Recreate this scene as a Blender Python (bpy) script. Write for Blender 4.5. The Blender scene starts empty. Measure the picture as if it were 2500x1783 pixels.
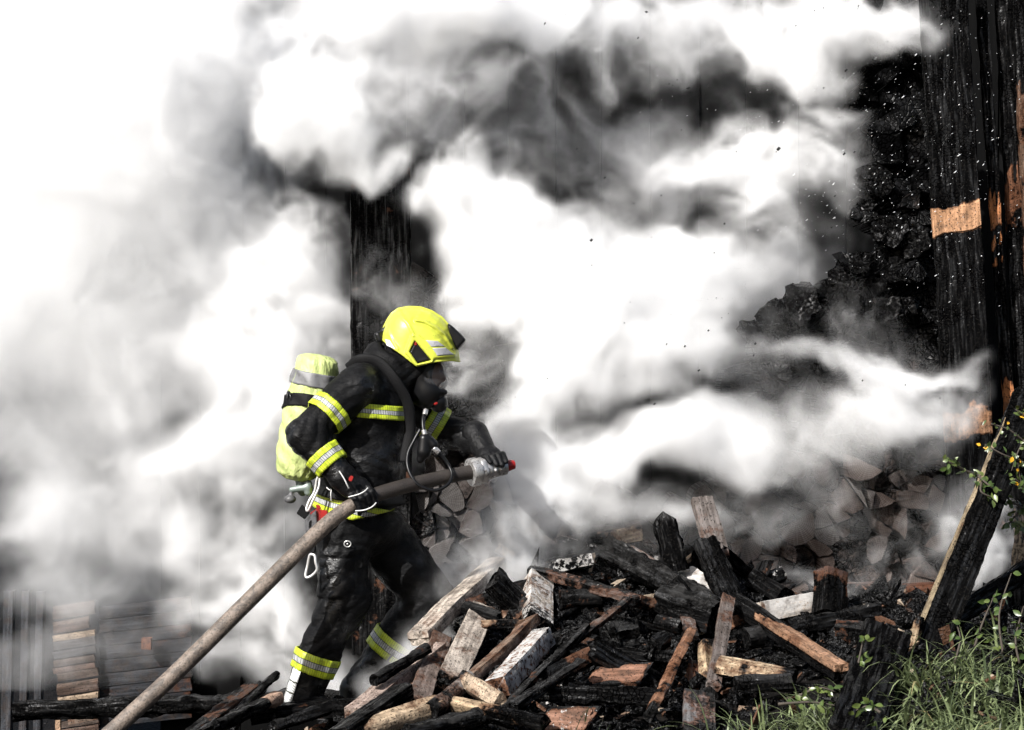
import bpy, bmesh, math, random, time
import numpy as np
from mathutils import Vector, Matrix

T0 = time.time()
sc = bpy.context.scene
# ------------------------------------------------------------------ camera
cam = bpy.data.objects.new('camera', bpy.data.cameras.new('camera'))
sc.collection.objects.link(cam)
sc.camera = cam
CAMZ = 1.48
cam.location = (0, -10, CAMZ)
cam.rotation_euler = (math.pi / 2, 0, 0)
cam.data.sensor_width = 36
cam.data.lens = 80.6
cam.data.clip_end = 2000
# ------------------------------------------------------------------ sky and sun
SUN = Vector((-0.50, -0.64, 0.59)).normalized()
world = bpy.data.worlds.new('World')
sc.world = world
world.use_nodes = True
wn = world.node_tree
sky = wn.nodes.new('ShaderNodeTexSky')
sky.sky_type = 'NISHITA'
sky.sun_disc = False
sky.sun_elevation = math.asin(SUN.z)
sky.sun_rotation = math.atan2(SUN.x, SUN.y)
sky.dust_density = 3.0
wn.links.new(sky.outputs[0], wn.nodes['Background'].inputs[0])
wn.nodes['Background'].inputs[1].default_value = 0.07
sl = bpy.data.lights.new('sun', 'SUN')
sl.energy = 5.0
sl.angle = math.radians(0.5)
sl.color = (1.0, 0.98, 0.955)
so = bpy.data.objects.new('sun', sl)
sc.collection.objects.link(so)
so.rotation_euler = SUN.to_track_quat('Z', 'Y').to_euler()
# ------------------------------------------------------------------ exposure and render settings
vs = sc.view_settings
vs.view_transform = 'Standard'
vs.look = 'None'
vs.exposure = 0.68
vs.gamma = 1.0
vs.use_curve_mapping = False
cy = sc.cycles
cy.max_bounces = 10
cy.diffuse_bounces = 1
cy.glossy_bounces = 2
cy.transmission_bounces = 4
cy.volume_bounces = 7
cy.transparent_max_bounces = 12
cy.volume_step_rate = 5.0
cy.volume_max_steps = 256
cy.use_adaptive_sampling = True
cy.adaptive_threshold = 0.07
cy.caustics_reflective = False
cy.caustics_refractive = False

C = sc.collection
RNG = np.random.default_rng(11)


# ================================================================== helpers
def P(px, py, Y=0.0):
    """photograph position (2500 px wide) at depth Y -> world point"""
    d = 10 + Y
    return np.array(((px - 1250) / 5600 * d, Y, CAMZ - (py - 891.5) / 5600 * d))


def S(Y=0.0):
    return (10 + Y) / 5600      # metres per photograph pixel at depth Y


def hash3(i, j, k, seed):
    n = (i.astype(np.int64) * 374761393 + j.astype(np.int64) * 668265263 + k.astype(np.int64) * 2147483647 + seed * 1274126177) & 0x7fffffff
    n = ((n ^ (n >> 13)) * 1274126177) & 0x7fffffff
    n = (n ^ (n >> 16)) & 0xffff
    return n.astype(np.float32) / 32767.5 - 1.0


def vnoise(p, scale=1.0, seed=0):
    q = np.asarray(p, np.float64) / scale
    i = np.floor(q).astype(np.int64)
    f = (q - i).astype(np.float32)
    f = f * f * (3 - 2 * f)
    r = 0
    for a in (0, 1):
        wa = f[..., 0] if a else 1 - f[..., 0]
        for b in (0, 1):
            wb = f[..., 1] if b else 1 - f[..., 1]
            for c in (0, 1):
                wc = f[..., 2] if c else 1 - f[..., 2]
                r = r + wa * wb * wc * hash3(i[..., 0] + a, i[..., 1] + b, i[..., 2] + c, seed)
    return r


def fnoise(p, scale, octs=3, seed=0):
    s = 0
    a = 1.0
    for o in range(octs):
        s = s + a * vnoise(p, scale, seed + 7 * o)
        a *= .5
        scale *= .5
    return s


def sstep(a, b, x):
    t = np.clip((x - a) / (b - a), 0, 1)
    return t * t * (3 - 2 * t)


def tag(o, label=None, cat=None, group=None, kind=None):
    if label: o['label'] = label
    if cat: o['category'] = cat
    if group: o['group'] = group
    if kind: o['kind'] = kind
    return o


def mk(name, verts, faces, mat, parent=None, smooth=True, char=None, uv=None, mw=None, color=None, face_mats=None):
    me = bpy.data.meshes.new(name)
    me.from_pydata([tuple(map(float, v)) for v in verts], [], [tuple(map(int, f)) for f in faces])
    me.polygons.foreach_set('use_smooth', [bool(smooth)] * len(me.polygons))
    if char is not None:
        a = me.attributes.new('char', 'FLOAT', 'POINT')
        a.data.foreach_set('value', np.asarray(char, np.float32))
    if uv is not None:
        l = me.uv_layers.new(name='UVMap')
        li = np.empty(len(me.loops), np.int32)
        me.loops.foreach_get('vertex_index', li)
        l.data.foreach_set('uv', np.asarray(uv, np.float32)[li].ravel())
    for m in (mat if isinstance(mat, (list, tuple)) else [mat]):
        me.materials.append(m)
    if face_mats is not None:
        me.polygons.foreach_set('material_index', np.asarray(face_mats, np.int32))
    me.update()
    o = bpy.data.objects.new(name, me)
    C.objects.link(o)
    if mw is not None:
        o.matrix_world = mw
    if parent is not None:
        o.parent = parent
    if color is not None:
        o.color = color
    return o


def empty(name, loc=(0, 0, 0)):
    o = bpy.data.objects.new(name, None)
    C.objects.link(o)
    o.location = loc
    return o


def mkbig(name, V, F, mat, kind_attr=None, parent=None, smooth=True):
    """many small pieces as one mesh, numpy arrays, quads"""
    me = bpy.data.meshes.new(name)
    V = np.asarray(V, np.float32)
    F = np.asarray(F, np.int32)
    k = F.shape[1]
    me.vertices.add(len(V))
    me.vertices.foreach_set('co', V.ravel())
    me.loops.add(F.size)
    me.loops.foreach_set('vertex_index', F.ravel())
    me.polygons.add(len(F))
    me.polygons.foreach_set('loop_start', np.arange(0, F.size, k, dtype=np.int32))
    me.polygons.foreach_set('loop_total', np.full(len(F), k, np.int32))
    me.polygons.foreach_set('use_smooth', np.full(len(F), bool(smooth)))
    if kind_attr is not None:
        for nm, vals in kind_attr.items():
            a = me.attributes.new(nm, 'FLOAT', 'POINT')
            a.data.foreach_set('value', np.asarray(vals, np.float32))
    me.materials.append(mat)
    me.update(calc_edges=True)
    me.validate()
    o = bpy.data.objects.new(name, me)
    C.objects.link(o)
    if parent is not None:
        o.parent = parent
    return o


def surface_nets(f, lo, vx):
    nx, ny, nz = f.shape
    ins = f < 0
    acc = np.zeros((nx - 1, ny - 1, nz - 1, 3), np.float32)
    cnt = np.zeros((nx - 1, ny - 1, nz - 1), np.float32)
    crn = [(a, b, c) for a in (0, 1) for b in (0, 1) for c in (0, 1)]

    def sub(a, c):
        return a[c[0]:c[0] + nx - 1, c[1]:c[1] + ny - 1, c[2]:c[2] + nz - 1]
    for i, c0 in enumerate(crn):
        for c1 in crn[i + 1:]:
            if sum(abs(u - v) for u, v in zip(c0, c1)) != 1: continue
            f0 = sub(f, c0); f1 = sub(f, c1)
            m = (f0 < 0) != (f1 < 0)
            t = f0[m] / (f0[m] - f1[m])
            for k in range(3):
                acc[..., k][m] += c0[k] + t * (c1[k] - c0[k])
            cnt[m] += 1
    cell = cnt > 0
    idx = -np.ones(cell.shape, np.int64)
    idx[cell] = np.arange(cell.sum())
    ijk = np.argwhere(cell)
    V = (ijk + acc[cell] / cnt[cell][:, None] + 0.0) * vx + np.asarray(lo)
    Q = []
    for ax in range(3):
        b, c = (ax + 1) % 3, (ax + 2) % 3
        sl0 = [slice(None)] * 3; sl1 = [slice(None)] * 3
        sl0[ax] = slice(0, -1); sl1[ax] = slice(1, None)
        ch = ins[tuple(sl0)] != ins[tuple(sl1)]
        e = np.argwhere(ch)
        e = e[(e[:, b] > 0) & (e[:, c] > 0) & (e[:, b] < f.shape[b] - 1) & (e[:, c] < f.shape[c] - 1)]
        if not len(e): continue
        def g(db, dc):
            q = e.copy(); q[:, b] -= db; q[:, c] -= dc
            return idx[q[:, 0], q[:, 1], q[:, 2]]
        quad = np.stack([g(1, 1), g(0, 1), g(0, 0), g(1, 0)], 1)
        inn = ins[e[:, 0], e[:, 1], e[:, 2]]
        quad[~inn] = quad[~inn][:, ::-1]
        Q.append(quad)
    return V, np.concatenate(Q)


def sdf_mesh(name, fn, lo, hi, vx, mat, parent=None):
    lo = np.asarray(lo, float); hi = np.asarray(hi, float)
    n = np.ceil((hi - lo) / vx).astype(int) + 1
    g = np.stack(np.meshgrid(*[(lo[k] + np.arange(n[k]) * vx).astype(np.float32) for k in range(3)], indexing='ij'), -1)
    f = fn(g)
    V, Q = surface_nets(f.astype(np.float32), lo, vx)
    return mkbig(name, V, Q, mat, None, parent)


def smin(a, b, k):
    h = np.clip(.5 + .5 * (b - a) / k, 0, 1)
    return b + (a - b) * h - k * h * (1 - h)


def caps(p, a, b, ra, rb):
    a = np.asarray(a, np.float32); b = np.asarray(b, np.float32)
    ab = b - a
    t = np.clip(((p - a) @ ab) / float(ab @ ab), 0, 1)
    d = p - a - t[..., None] * ab
    return np.sqrt((d * d).sum(-1)) - (ra + (rb - ra) * t)


def ellip(p, c, r):
    q = (p - np.asarray(c, np.float32)) / np.asarray(r, np.float32)
    l = np.sqrt((q * q).sum(-1))
    return (l - 1) * float(min(r))


def tube(name, pts, rad, mat, parent=None, n=10, closed=False, sub=6, flat=1.0, char=None, color=None):
    """smooth tube through control points (Catmull-Rom)"""
    pts = [np.asarray(p, float) for p in pts]
    if np.isscalar(rad): rad = [rad] * len(pts)
    m = len(pts)
    Q = []; R = []
    segs = m if closed else m - 1
    for i in range(segs):
        g = lambda k: pts[k % m] if closed else pts[min(max(k, 0), m - 1)]
        gr = lambda k: rad[k % m] if closed else rad[min(max(k, 0), m - 1)]
        p0, p1, p2, p3 = g(i - 1), g(i), g(i + 1), g(i + 2)
        for s in range(sub):
            t = s / sub
            Q.append(.5 * ((2 * p1) + (-p0 + p2) * t + (2 * p0 - 5 * p1 + 4 * p2 - p3) * t * t + (-p0 + 3 * p1 - 3 * p2 + p3) * t ** 3))
            R.append(gr(i) * (1 - t) + gr(i + 1) * t)
    if not closed:
        Q.append(pts[-1]); R.append(rad[-1])
    Q = np.array(Q)
    T = np.roll(Q, -1, 0) - np.roll(Q, 1, 0)
    if not closed:
        T[0] = Q[1] - Q[0]; T[-1] = Q[-1] - Q[-2]
    T /= np.linalg.norm(T, axis=1)[:, None] + 1e-9
    u = np.cross(T[0], (0.13, -1, .2)); u /= np.linalg.norm(u)
    V = []; F = []
    L = len(Q)
    for i in range(L):
        u = u - T[i] * (u @ T[i]); u /= np.linalg.norm(u)
        w = np.cross(T[i], u)
        for k in range(n):
            a = 2 * math.pi * k / n
            V.append(Q[i] + R[i] * (math.cos(a) * u + flat * math.sin(a) * w))
    for i in range(L if closed else L - 1):
        j = (i + 1) % L
        for k in range(n):
            F.append((i * n + k, i * n + (k + 1) % n, j * n + (k + 1) % n, j * n + k))
    if not closed:
        F.append(tuple(range(n))[::-1]); F.append(tuple((L - 1) * n + k for k in range(n)))
    return mk(name, V, F, mat, parent, color=color)


def frame_from(p0, p1, roll=0.0, up=(0, -0.8, 0.6)):
    x = np.asarray(p1, float) - np.asarray(p0, float)
    L = np.linalg.norm(x); x /= L
    n = np.asarray(up, float); n = n - x * (n @ x); n /= np.linalg.norm(n)
    s = np.cross(n, x)
    c, q = math.cos(roll), math.sin(roll)
    s2 = c * s + q * n; n2 = -q * s + c * n
    M = Matrix.Identity(4)
    for k in range(3):
        M[k][0] = x[k]; M[k][1] = s2[k]; M[k][2] = n2[k]; M[k][3] = p0[k]
    return M, L


def wood_piece(name, p0, p1, w, t, roll=0.0, style='box', mat=None, parent=None, rough=.004, jag=.02, char=(0, 0), charfn=None,
               tint=(.3, .2, .12), ash=0.0, seed=0, seg=None, up=(0, -0.8, 0.6), point=0.0):
    """a plank, beam or log: local x along its length, w across, t thick"""
    M, L = frame_from(p0, p1, roll, up)
    r = np.random.default_rng(seed + 1000)
    if style == 'box':
        k = 5
        e = min(.006, .12 * min(w, t))
        sec = []
        for (ax, ay, bx, by) in ((-1, -1, 1, -1), (1, -1, 1, 1), (1, 1, -1, 1), (-1, 1, -1, -1)):
            for i in range(k):
                f = i / k
                sec.append((ax + (bx - ax) * f, ay + (by - ay) * f))
        sec = np.array(sec, float)
        # soften the corners
        c = (np.abs(sec[:, 0]) > .99) & (np.abs(sec[:, 1]) > .99)
        sec[c] *= .955
        sec = sec * (w / 2, t / 2)
    elif style == 'split':
        # a quarter-split log: flat faces and one round bark side
        ang = np.linspace(math.radians(215), math.radians(325), 9)
        a = np.stack([np.cos(ang) * 1.15, .9 + np.sin(ang) * 1.5], 1)
        top = np.array([(.62, .42), (.3, .78), (.0, .95), (-.3, .75), (-.65, .38)])
        sec = np.concatenate([a, top]) * (w / 2, t / 2)
    else:
        ang = np.linspace(0, 2 * math.pi, 18, endpoint=False)
        rr = 1 + .07 * np.sin(3 * ang + r.uniform(0, 6)) + .05 * np.sin(5 * ang + r.uniform(0, 6))
        sec = np.stack([np.cos(ang) * rr * w / 2, np.sin(ang) * rr * t / 2], 1)
    m = len(sec)
    ns = seg or int(np.clip(L / .022, 5, 60))
    xs = np.linspace(0, L, ns + 1)
    V = np.zeros((ns + 1, m, 3))
    V[..., 0] = xs[:, None]
    V[..., 1:] = sec[None]
    off = r.uniform(0, 40, 3)
    if jag:
        for end, sgn in ((0, 1), (ns, -1)):
            jn = vnoise(np.stack([sec[:, 0] * 1, sec[:, 1] * 1, np.zeros(m)], 1) + off + end, .018, seed) * .6 + vnoise(np.stack([sec[:, 0], sec[:, 1], np.zeros(m)], 1) + off + end, .05, seed + 3)
            V[end, :, 0] += sgn * (jag * .5 + jag * .6 * jn)
    if rough:
        q = V + off
        ch = np.clip(char[0] + (char[1] - char[0]) * xs / L, 0, 1)[:, None]
        d = fnoise(q * (1, 1.6, 1.6), .05, 3, seed) * rough * (.5 + 1.1 * ch) + fnoise(q * (.25, 2.2, 2.2), .03, 2, seed + 5) * rough * .5
        l = np.linalg.norm(sec, axis=1)[None] + 1e-6
        V[..., 1] += sec[None, :, 0] / l * d
        V[..., 2] += sec[None, :, 1] / l * d
        bend = fnoise(np.stack([xs * 1.0, xs * 0 + off[0], xs * 0 + off[1]], 1), .35, 2, seed + 9) * L * .008
        V[..., 2] += bend[:, None]
    if point:
        f = 1 - sstep(1 - point, 1.05, xs / L) * .85
        V[..., 1:] *= f[:, None, None]
    F = []
    for i in range(ns):
        for k in range(m):
            F.append((i * m + k, (i + 1) * m + k, (i + 1) * m + (k + 1) % m, i * m + (k + 1) % m))
    Vf = V.reshape(-1, 3)
    c0 = Vf[:m].mean(0) + (r.uniform(-.3, .5) * jag, 0, 0)
    c1 = Vf[-m:].mean(0) + (r.uniform(-.5, .3) * jag, 0, 0)
    # inset end rings so that the end faces shade flat
    V2 = np.concatenate([Vf, c0 + (Vf[:m] - c0) * .55 + r.normal(0, jag * .12 + .0008, (m, 3)), c1 + (Vf[-m:] - c1) * .55 + r.normal(0, jag * .12 + .0008, (m, 3)), [c0], [c1]])
    b0 = len(Vf); b1 = b0 + m; e0 = b1 + m; e1 = e0 + 1
    la = ns * m
    for k in range(m):
        k2 = (k + 1) % m
        F.append((k, k2, b0 + k2, b0 + k)); F.append((b0 + k, b0 + k2, e0))
        F.append((la + k2, la + k, b1 + k, b1 + k2)); F.append((b1 + k2, b1 + k, e1))
    if charfn is not None:
        chv = charfn(V2[:, 0] / L, V2[:, 1] / (w / 2), V2)
    else:
        chv = char[0] + (char[1] - char[0]) * np.clip(V2[:, 0] / L, 0, 1)
        if mat is M_WOOD and min(char) < .5:
            e = r.uniform(.0, .55, 2)
            chv = chv + e[0] * np.exp(-V2[:, 0] / .05) + e[1] * np.exp(-(L - V2[:, 0]) / .05)
    o = mk(name, V2, F, mat, None, smooth=True, char=chv, color=(*tint, ash))
    try:
        o.data.set_sharp_from_angle(angle=math.radians(42))
    except Exception:
        pass
    o.matrix_world = M
    if parent is not None:
        o.parent = parent
    return o


# ================================================================== materials
class NB:
    def __init__(s, name):
        s.m = bpy.data.materials.new(name)
        s.m.use_nodes = True
        s.t = s.m.node_tree
        s.b = s.t.nodes['Principled BSDF']
        s.out = s.t.nodes['Material Output']

    def n(s, typ, _out=0, **kw):
        nd = s.t.nodes.new(typ)
        ins = kw.pop('i', {})
        for k, v in kw.items():
            setattr(nd, k, v)
        for k, v in ins.items():
            s.set(nd.inputs[k], v)
        return nd.outputs[_out]

    def set(s, sock, v):
        if isinstance(v, bpy.types.NodeSocket):
            s.t.links.new(v, sock)
        elif isinstance(v, (tuple, list)) and len(v) == 3 and sock.type == 'RGBA':
            sock.default_value = (*v, 1)
        else:
            sock.default_value = v

    def p(s, **kw):
        for k, v in kw.items():
            s.set(s.b.inputs[k.replace('_', ' ')], v)

    def math(s, op, a, b=None, c=None, clamp=False):
        nd = s.t.nodes.new('ShaderNodeMath'); nd.operation = op; nd.use_clamp = clamp
        for i, v in enumerate((a, b, c)):
            if v is not None: s.set(nd.inputs[i], v)
        return nd.outputs[0]

    def vm(s, op, a, b):
        nd = s.t.nodes.new('ShaderNodeVectorMath'); nd.operation = op
        s.set(nd.inputs[0], a); s.set(nd.inputs[1], b)
        return nd.outputs[0]

    def noise(s, v, scale, detail=2.0, rough=.5):
        return s.n('ShaderNodeTexNoise', 0, i={'Vector': v, 'Scale': scale, 'Detail': detail, 'Roughness': rough})

    def ramp(s, f, a, b, lo=0.0, hi=1.0):
        nd = s.t.nodes.new('ShaderNodeMapRange'); nd.interpolation_type = 'SMOOTHSTEP'
        s.set(nd.inputs['Value'], f); s.set(nd.inputs['From Min'], a); s.set(nd.inputs['From Max'], b)
        s.set(nd.inputs['To Min'], lo); s.set(nd.inputs['To Max'], hi)
        return nd.outputs[0]

    def mix(s, f, a, b, blend='MIX'):
        nd = s.t.nodes.new('ShaderNodeMix'); nd.data_type = 'RGBA'; nd.blend_type = blend
        s.set(nd.inputs[0], f); s.set(nd.inputs[6], a); s.set(nd.inputs[7], b)
        return nd.outputs[2]

    def bump(s, h, dist, strength=1.0, normal=None):
        nd = s.t.nodes.new('ShaderNodeBump')
        s.set(nd.inputs['Height'], h); nd.inputs['Distance'].default_value = dist; nd.inputs['Strength'].default_value = strength
        if normal is not None: s.set(nd.inputs['Normal'], normal)
        return nd.outputs[0]


def burnt_wood(name):
    m = NB(name)
    oi = m.t.nodes.new('ShaderNodeObjectInfo')
    tc = m.n('ShaderNodeTexCoord', 3)
    off = m.math('MULTIPLY', oi.outputs['Random'], 37.0)
    V = m.vm('ADD', tc, off)
    ch = m.n('ShaderNodeAttribute', 2, attribute_name='char')
    grain = m.noise(m.vm('MULTIPLY', V, (5.0, 62.0, 62.0)), 1.0, 3.0, .6)
    big = m.noise(V, 7.0, 3.0, .65)
    fine = m.noise(V, 55.0, 2.0, .6)
    mid = m.noise(V, 17.0, 3.0, .7)
    g1 = m.ramp(grain, .25, .75, .45, 1.25)
    base = m.mix(1.0, oi.outputs['Color'], m.n('ShaderNodeCombineXYZ', 0, i={0: g1, 1: g1, 2: g1}), 'MULTIPLY')
    base = m.mix(m.math('MULTIPLY', m.ramp(mid, .42, .68), .62), base, (.045, .034, .028))
    # reddish scorching next to the charred zones
    cv = m.math('ADD', ch, m.math('ADD', m.math('MULTIPLY', m.math('SUBTRACT', big, .5), 1.8), m.math('MULTIPLY', m.math('SUBTRACT', fine, .5), .5)))
    base = m.mix(m.math('MULTIPLY', m.ramp(cv, .12, .5), .75), base, (.09, .038, .02))
    cm = m.ramp(cv, .38, .58)
    # alligator cracks in patches
    vor = m.n('ShaderNodeTexVoronoi', 0, feature='DISTANCE_TO_EDGE', i={'Vector': m.vm('MULTIPLY', V, (1.3, 1.0, 1.0)), 'Scale': 44.0, 'Randomness': 1.0})
    crack = m.math('MAXIMUM', m.ramp(vor, .0, .13), m.ramp(big, .44, .58, 1.0, .0))
    ccol = m.mix(crack, (.0015, .0015, .0015), m.mix(m.ramp(grain, .38, .68), (.0022, .0022, .0023), (.0075, .0075, .0078)))
    col = m.mix(cm, base, ccol)
    # soot specks, white ash on upper sides; dusty grey there also paints sunlit sheen
    sp = m.noise(V, 120.0, 1.0, .6)
    col = m.mix(m.math('MULTIPLY', m.ramp(sp, .60, .66), .85), col, (.012, .011, .010))
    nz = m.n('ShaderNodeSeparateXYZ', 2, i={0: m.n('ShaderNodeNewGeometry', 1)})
    dust_sheen = m.math('MULTIPLY', m.ramp(nz, .25, .85), m.ramp(mid, .36, .62, .1, .75))
    col = m.mix(m.math('MULTIPLY', m.math('MULTIPLY', dust_sheen, m.ramp(oi.outputs['Alpha'], .02, .1)), m.ramp(cm, 0, 1, .0, .55)), col, (.055, .054, .053))
    an = m.noise(V, 42.0, 3.0, .7)
    thr = m.math('SUBTRACT', .86, m.math('MULTIPLY', oi.outputs['Alpha'], .56))
    am = m.math('MULTIPLY', m.ramp(m.math('SUBTRACT', an, thr), 0.0, .07), m.ramp(nz, -.15, .35))
    am = m.math('MULTIPLY', am, m.ramp(sp, .12, .36))
    col = m.mix(am, col, m.mix(m.ramp(mid, .38, .66), (.47, .455, .435), (.24, .225, .21)))
    m.p(Base_Color=col, Roughness=m.math('ADD', m.math('MULTIPLY', cm, -.32), m.math('ADD', .74, m.math('MULTIPLY', am, .2))),
        Specular_IOR_Level=m.math('MULTIPLY', m.ramp(grain, .48, .74), m.ramp(cm, 0, 1, .3, .45)))
    h = m.math('ADD', m.math('MULTIPLY', grain, .45), m.math('MULTIPLY', crack, m.ramp(ch, .2, .6)))
    h = m.math('ADD', h, m.math('MULTIPLY', fine, .45))
    m.p(Normal=m.bump(h, .008, 1.0))
    return m.m


def log_end():
    """sawn and split log ends of the firewood stack: rays and rings about the heart"""
    m = NB('firewood')
    oi = m.t.nodes.new('ShaderNodeObjectInfo')
    tc = m.n('ShaderNodeTexCoord', 3)
    ch = m.n('ShaderNodeAttribute', 2, attribute_name='char')
    off = m.math('MULTIPLY', oi.outputs['Random'], 31.0)
    V = m.vm('ADD', tc, off)
    s = m.t.nodes.new('ShaderNodeSeparateXYZ'); m.set(s.inputs[0], tc)
    ang = m.math('ARCTAN2', s.outputs[2], s.outputs[0])
    rad = m.math('SQRT', m.math('ADD', m.math('POWER', s.outputs[0], 2.0), m.math('POWER', s.outputs[2], 2.0)))
    cx = m.t.nodes.new('ShaderNodeCombineXYZ')
    m.set(cx.inputs[0], m.math('MULTIPLY', ang, 14.0)); m.set(cx.inputs[1], m.math('MULTIPLY', rad, 8.0)); m.set(cx.inputs[2], off)
    rays = m.noise(cx.outputs[0], 1.0, 2.0, .6)
    ring = m.n('ShaderNodeTexWave', 1, wave_type='RINGS', rings_direction='Y', i={'Vector': tc, 'Scale': 34.0, 'Distortion': 2.5, 'Detail': 2.0})
    big = m.noise(V, 9.0, 2.0, .6)
    fine = m.noise(V, 70.0, 2.0, .6)
    g = m.math('MULTIPLY', m.ramp(rays, .3, .7, .9, 1.05), m.ramp(ring, 0, 1, .62, 1.12))
    base = m.mix(1.0, oi.outputs['Color'], m.n('ShaderNodeCombineXYZ', 0, i={0: g, 1: g, 2: g}), 'MULTIPLY')
    cv = m.math('ADD', ch, m.math('ADD', m.math('MULTIPLY', m.math('SUBTRACT', big, .5), 1.1), m.math('MULTIPLY', m.math('SUBTRACT', fine, .5), .5)))
    base = m.mix(m.math('MULTIPLY', m.ramp(cv, .1, .5), .7), base, (.035, .024, .02))
    cm = m.ramp(cv, .4, .62)
    vor = m.n('ShaderNodeTexVoronoi', 0, feature='DISTANCE_TO_EDGE', i={'Vector': V, 'Scale': 40.0})
    crack = m.ramp(vor, .01, .17)
    ccol = m.mix(crack, (.0015, .0015, .0015), m.mix(m.ramp(rays, .35, .7), (.002, .002, .0022), (.009, .009, .0095)))
    col = m.mix(cm, base, ccol)
    m.p(Base_Color=col, Roughness=m.math('ADD', .52, m.math('MULTIPLY', cm, -.14)), Specular_IOR_Level=m.math('MULTIPLY', m.ramp(rays, .4, .66), .45))
    h = m.math('ADD', m.math('MULTIPLY', rays, .22), m.math('ADD', m.math('MULTIPLY', crack, m.ramp(ch, .3, .7)), m.math('MULTIPLY', fine, .4)))
    m.p(Normal=m.bump(h, .009, .9))
    return m.m


def simple(name, col, rough=.5, metal=0.0, spec=.5, noise=None, bump=None):
    m = NB(name)
    m.p(Base_Color=col, Roughness=rough, Metallic=metal, Specular_IOR_Level=spec)
    tc = m.n('ShaderNodeTexCoord', 3)
    if noise:
        sc_, c2, a, b = noise
        m.p(Base_Color=m.mix(m.ramp(m.noise(tc, sc_, 4.0, .65), a, b), col, c2))
    if bump:
        m.p(Normal=m.bump(m.noise(tc, bump[0], 4.0, .6), bump[1], 1.0))
    return m.m


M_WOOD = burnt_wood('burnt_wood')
M_LOG = log_end()


def m_soot():
    m = NB('sooted_boards')
    tc = m.n('ShaderNodeTexCoord', 3)
    g = m.noise(m.vm('MULTIPLY', tc, (3.0, 40.0, 40.0)), 1.0, 4.0, .6)
    m.p(Base_Color=m.mix(g, (.0012, .0012, .0012), (.005, .005, .005)), Roughness=.75, Specular_IOR_Level=.06)
    return m.m


M_SOOT = m_soot()


def m_turnout():
    m = NB('turnout_cloth')
    tc = m.n('ShaderNodeTexCoord', 3)
    big = m.noise(tc, 6.0, 3.0)
    weave = m.noise(tc, 260.0, 2.0)
    fold = m.noise(m.vm('MULTIPLY', tc, (1.0, 1.0, 1.9)), 26.0, 5.0, .60)
    wet = m.ramp(big, .48, .66)
    col = m.mix(m.ramp(weave, .35, .7), (.0035, .0035, .0037), (.008, .008, .0085))
    m.p(Base_Color=col, Roughness=m.ramp(wet, 0, 1, .55, .26), Specular_IOR_Level=m.ramp(wet, 0, 1, .10, .48))
    h = m.math('ADD', m.math('MULTIPLY', fold, 1.0), m.math('MULTIPLY', weave, .12))
    m.p(Normal=m.bump(h, .0075, 1.0))
    return m.m


def m_band(name, y=(.50, .60, .03), gs=(.42, .43, .43), lu=95.0, lv=.8):
    """retro-reflective tape: yellow, silver, yellow with a fine dark hatch; uv.x metres round, uv.y 0-1 across"""
    m = NB(name)
    uv = m.n('ShaderNodeUVMap', 0, uv_map='UVMap')
    s = m.t.nodes.new('ShaderNodeSeparateXYZ'); m.set(s.inputs[0], uv)
    v = s.outputs[1]; u = s.outputs[0]
    tc = m.n('ShaderNodeTexCoord', 3)
    mid = m.math('MULTIPLY', m.math('GREATER_THAN', v, .35), m.math('LESS_THAN', v, .65))
    dirt = m.ramp(m.noise(tc, 28.0, 4.0, .7), .45, .75)
    col = m.mix(mid, y, gs)
    col = m.mix(m.math('MULTIPLY', dirt, .62), col, (.07, .07, .04))
    line = m.math('FRACT', m.math('ADD', m.math('MULTIPLY', u, lu), m.math('MULTIPLY', v, lv)))
    seam = m.math('ADD', m.math('LESS_THAN', m.math('ABSOLUTE', m.math('SUBTRACT', v, .35)), .018), m.math('LESS_THAN', m.math('ABSOLUTE', m.math('SUBTRACT', v, .65)), .018))
    lm = m.math('MAXIMUM', m.math('MULTIPLY', m.math('LESS_THAN', line, m.math('ADD', .13, m.math('MULTIPLY', mid, .12))), .85), seam, clamp=True)
    col = m.mix(lm, col, (.02, .022, .012))
    m.p(Base_Color=col, Roughness=.45, Specular_IOR_Level=.5)
    m.p(Normal=m.bump(m.noise(tc, 24.0, 3.0), .008, .6))
    return m.m


def m_helmet():
    m = NB('helmet_paint')
    tc = m.n('ShaderNodeTexCoord', 3)
    soot = m.ramp(m.noise(tc, 75.0, 4.0, .75), .60, .72)
    smear = m.ramp(m.noise(tc, 14.0, 5.0, .75), .46, .72)
    col = m.mix(m.math('MULTIPLY', smear, .6), (.52, .56, .06), (.30, .31, .05))
    col = m.mix(m.math('MULTIPLY', soot, .7), col, (.08, .08, .03))
    m.p(Base_Color=col, Roughness=m.ramp(smear, 0, 1, .34, .6), Specular_IOR_Level=.5)
    m.p(Normal=m.bump(m.noise(tc, 40.0, 3.0), .0015, .5))
    return m.m


def m_cyl():
    m = NB('cylinder_cover_cloth')
    tc = m.n('ShaderNodeTexCoord', 3)
    folds = m.noise(m.vm('MULTIPLY', tc, (1.0, 1.0, .4)), 16.0, 4.0, .6)
    col = m.mix(m.ramp(m.noise(tc, 9.0, 4.0, .7), .42, .72), (.50, .57, .22), (.27, .34, .11))
    m.p(Base_Color=col, Roughness=.55, Normal=m.bump(folds, .03, .9))
    return m.m


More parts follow.
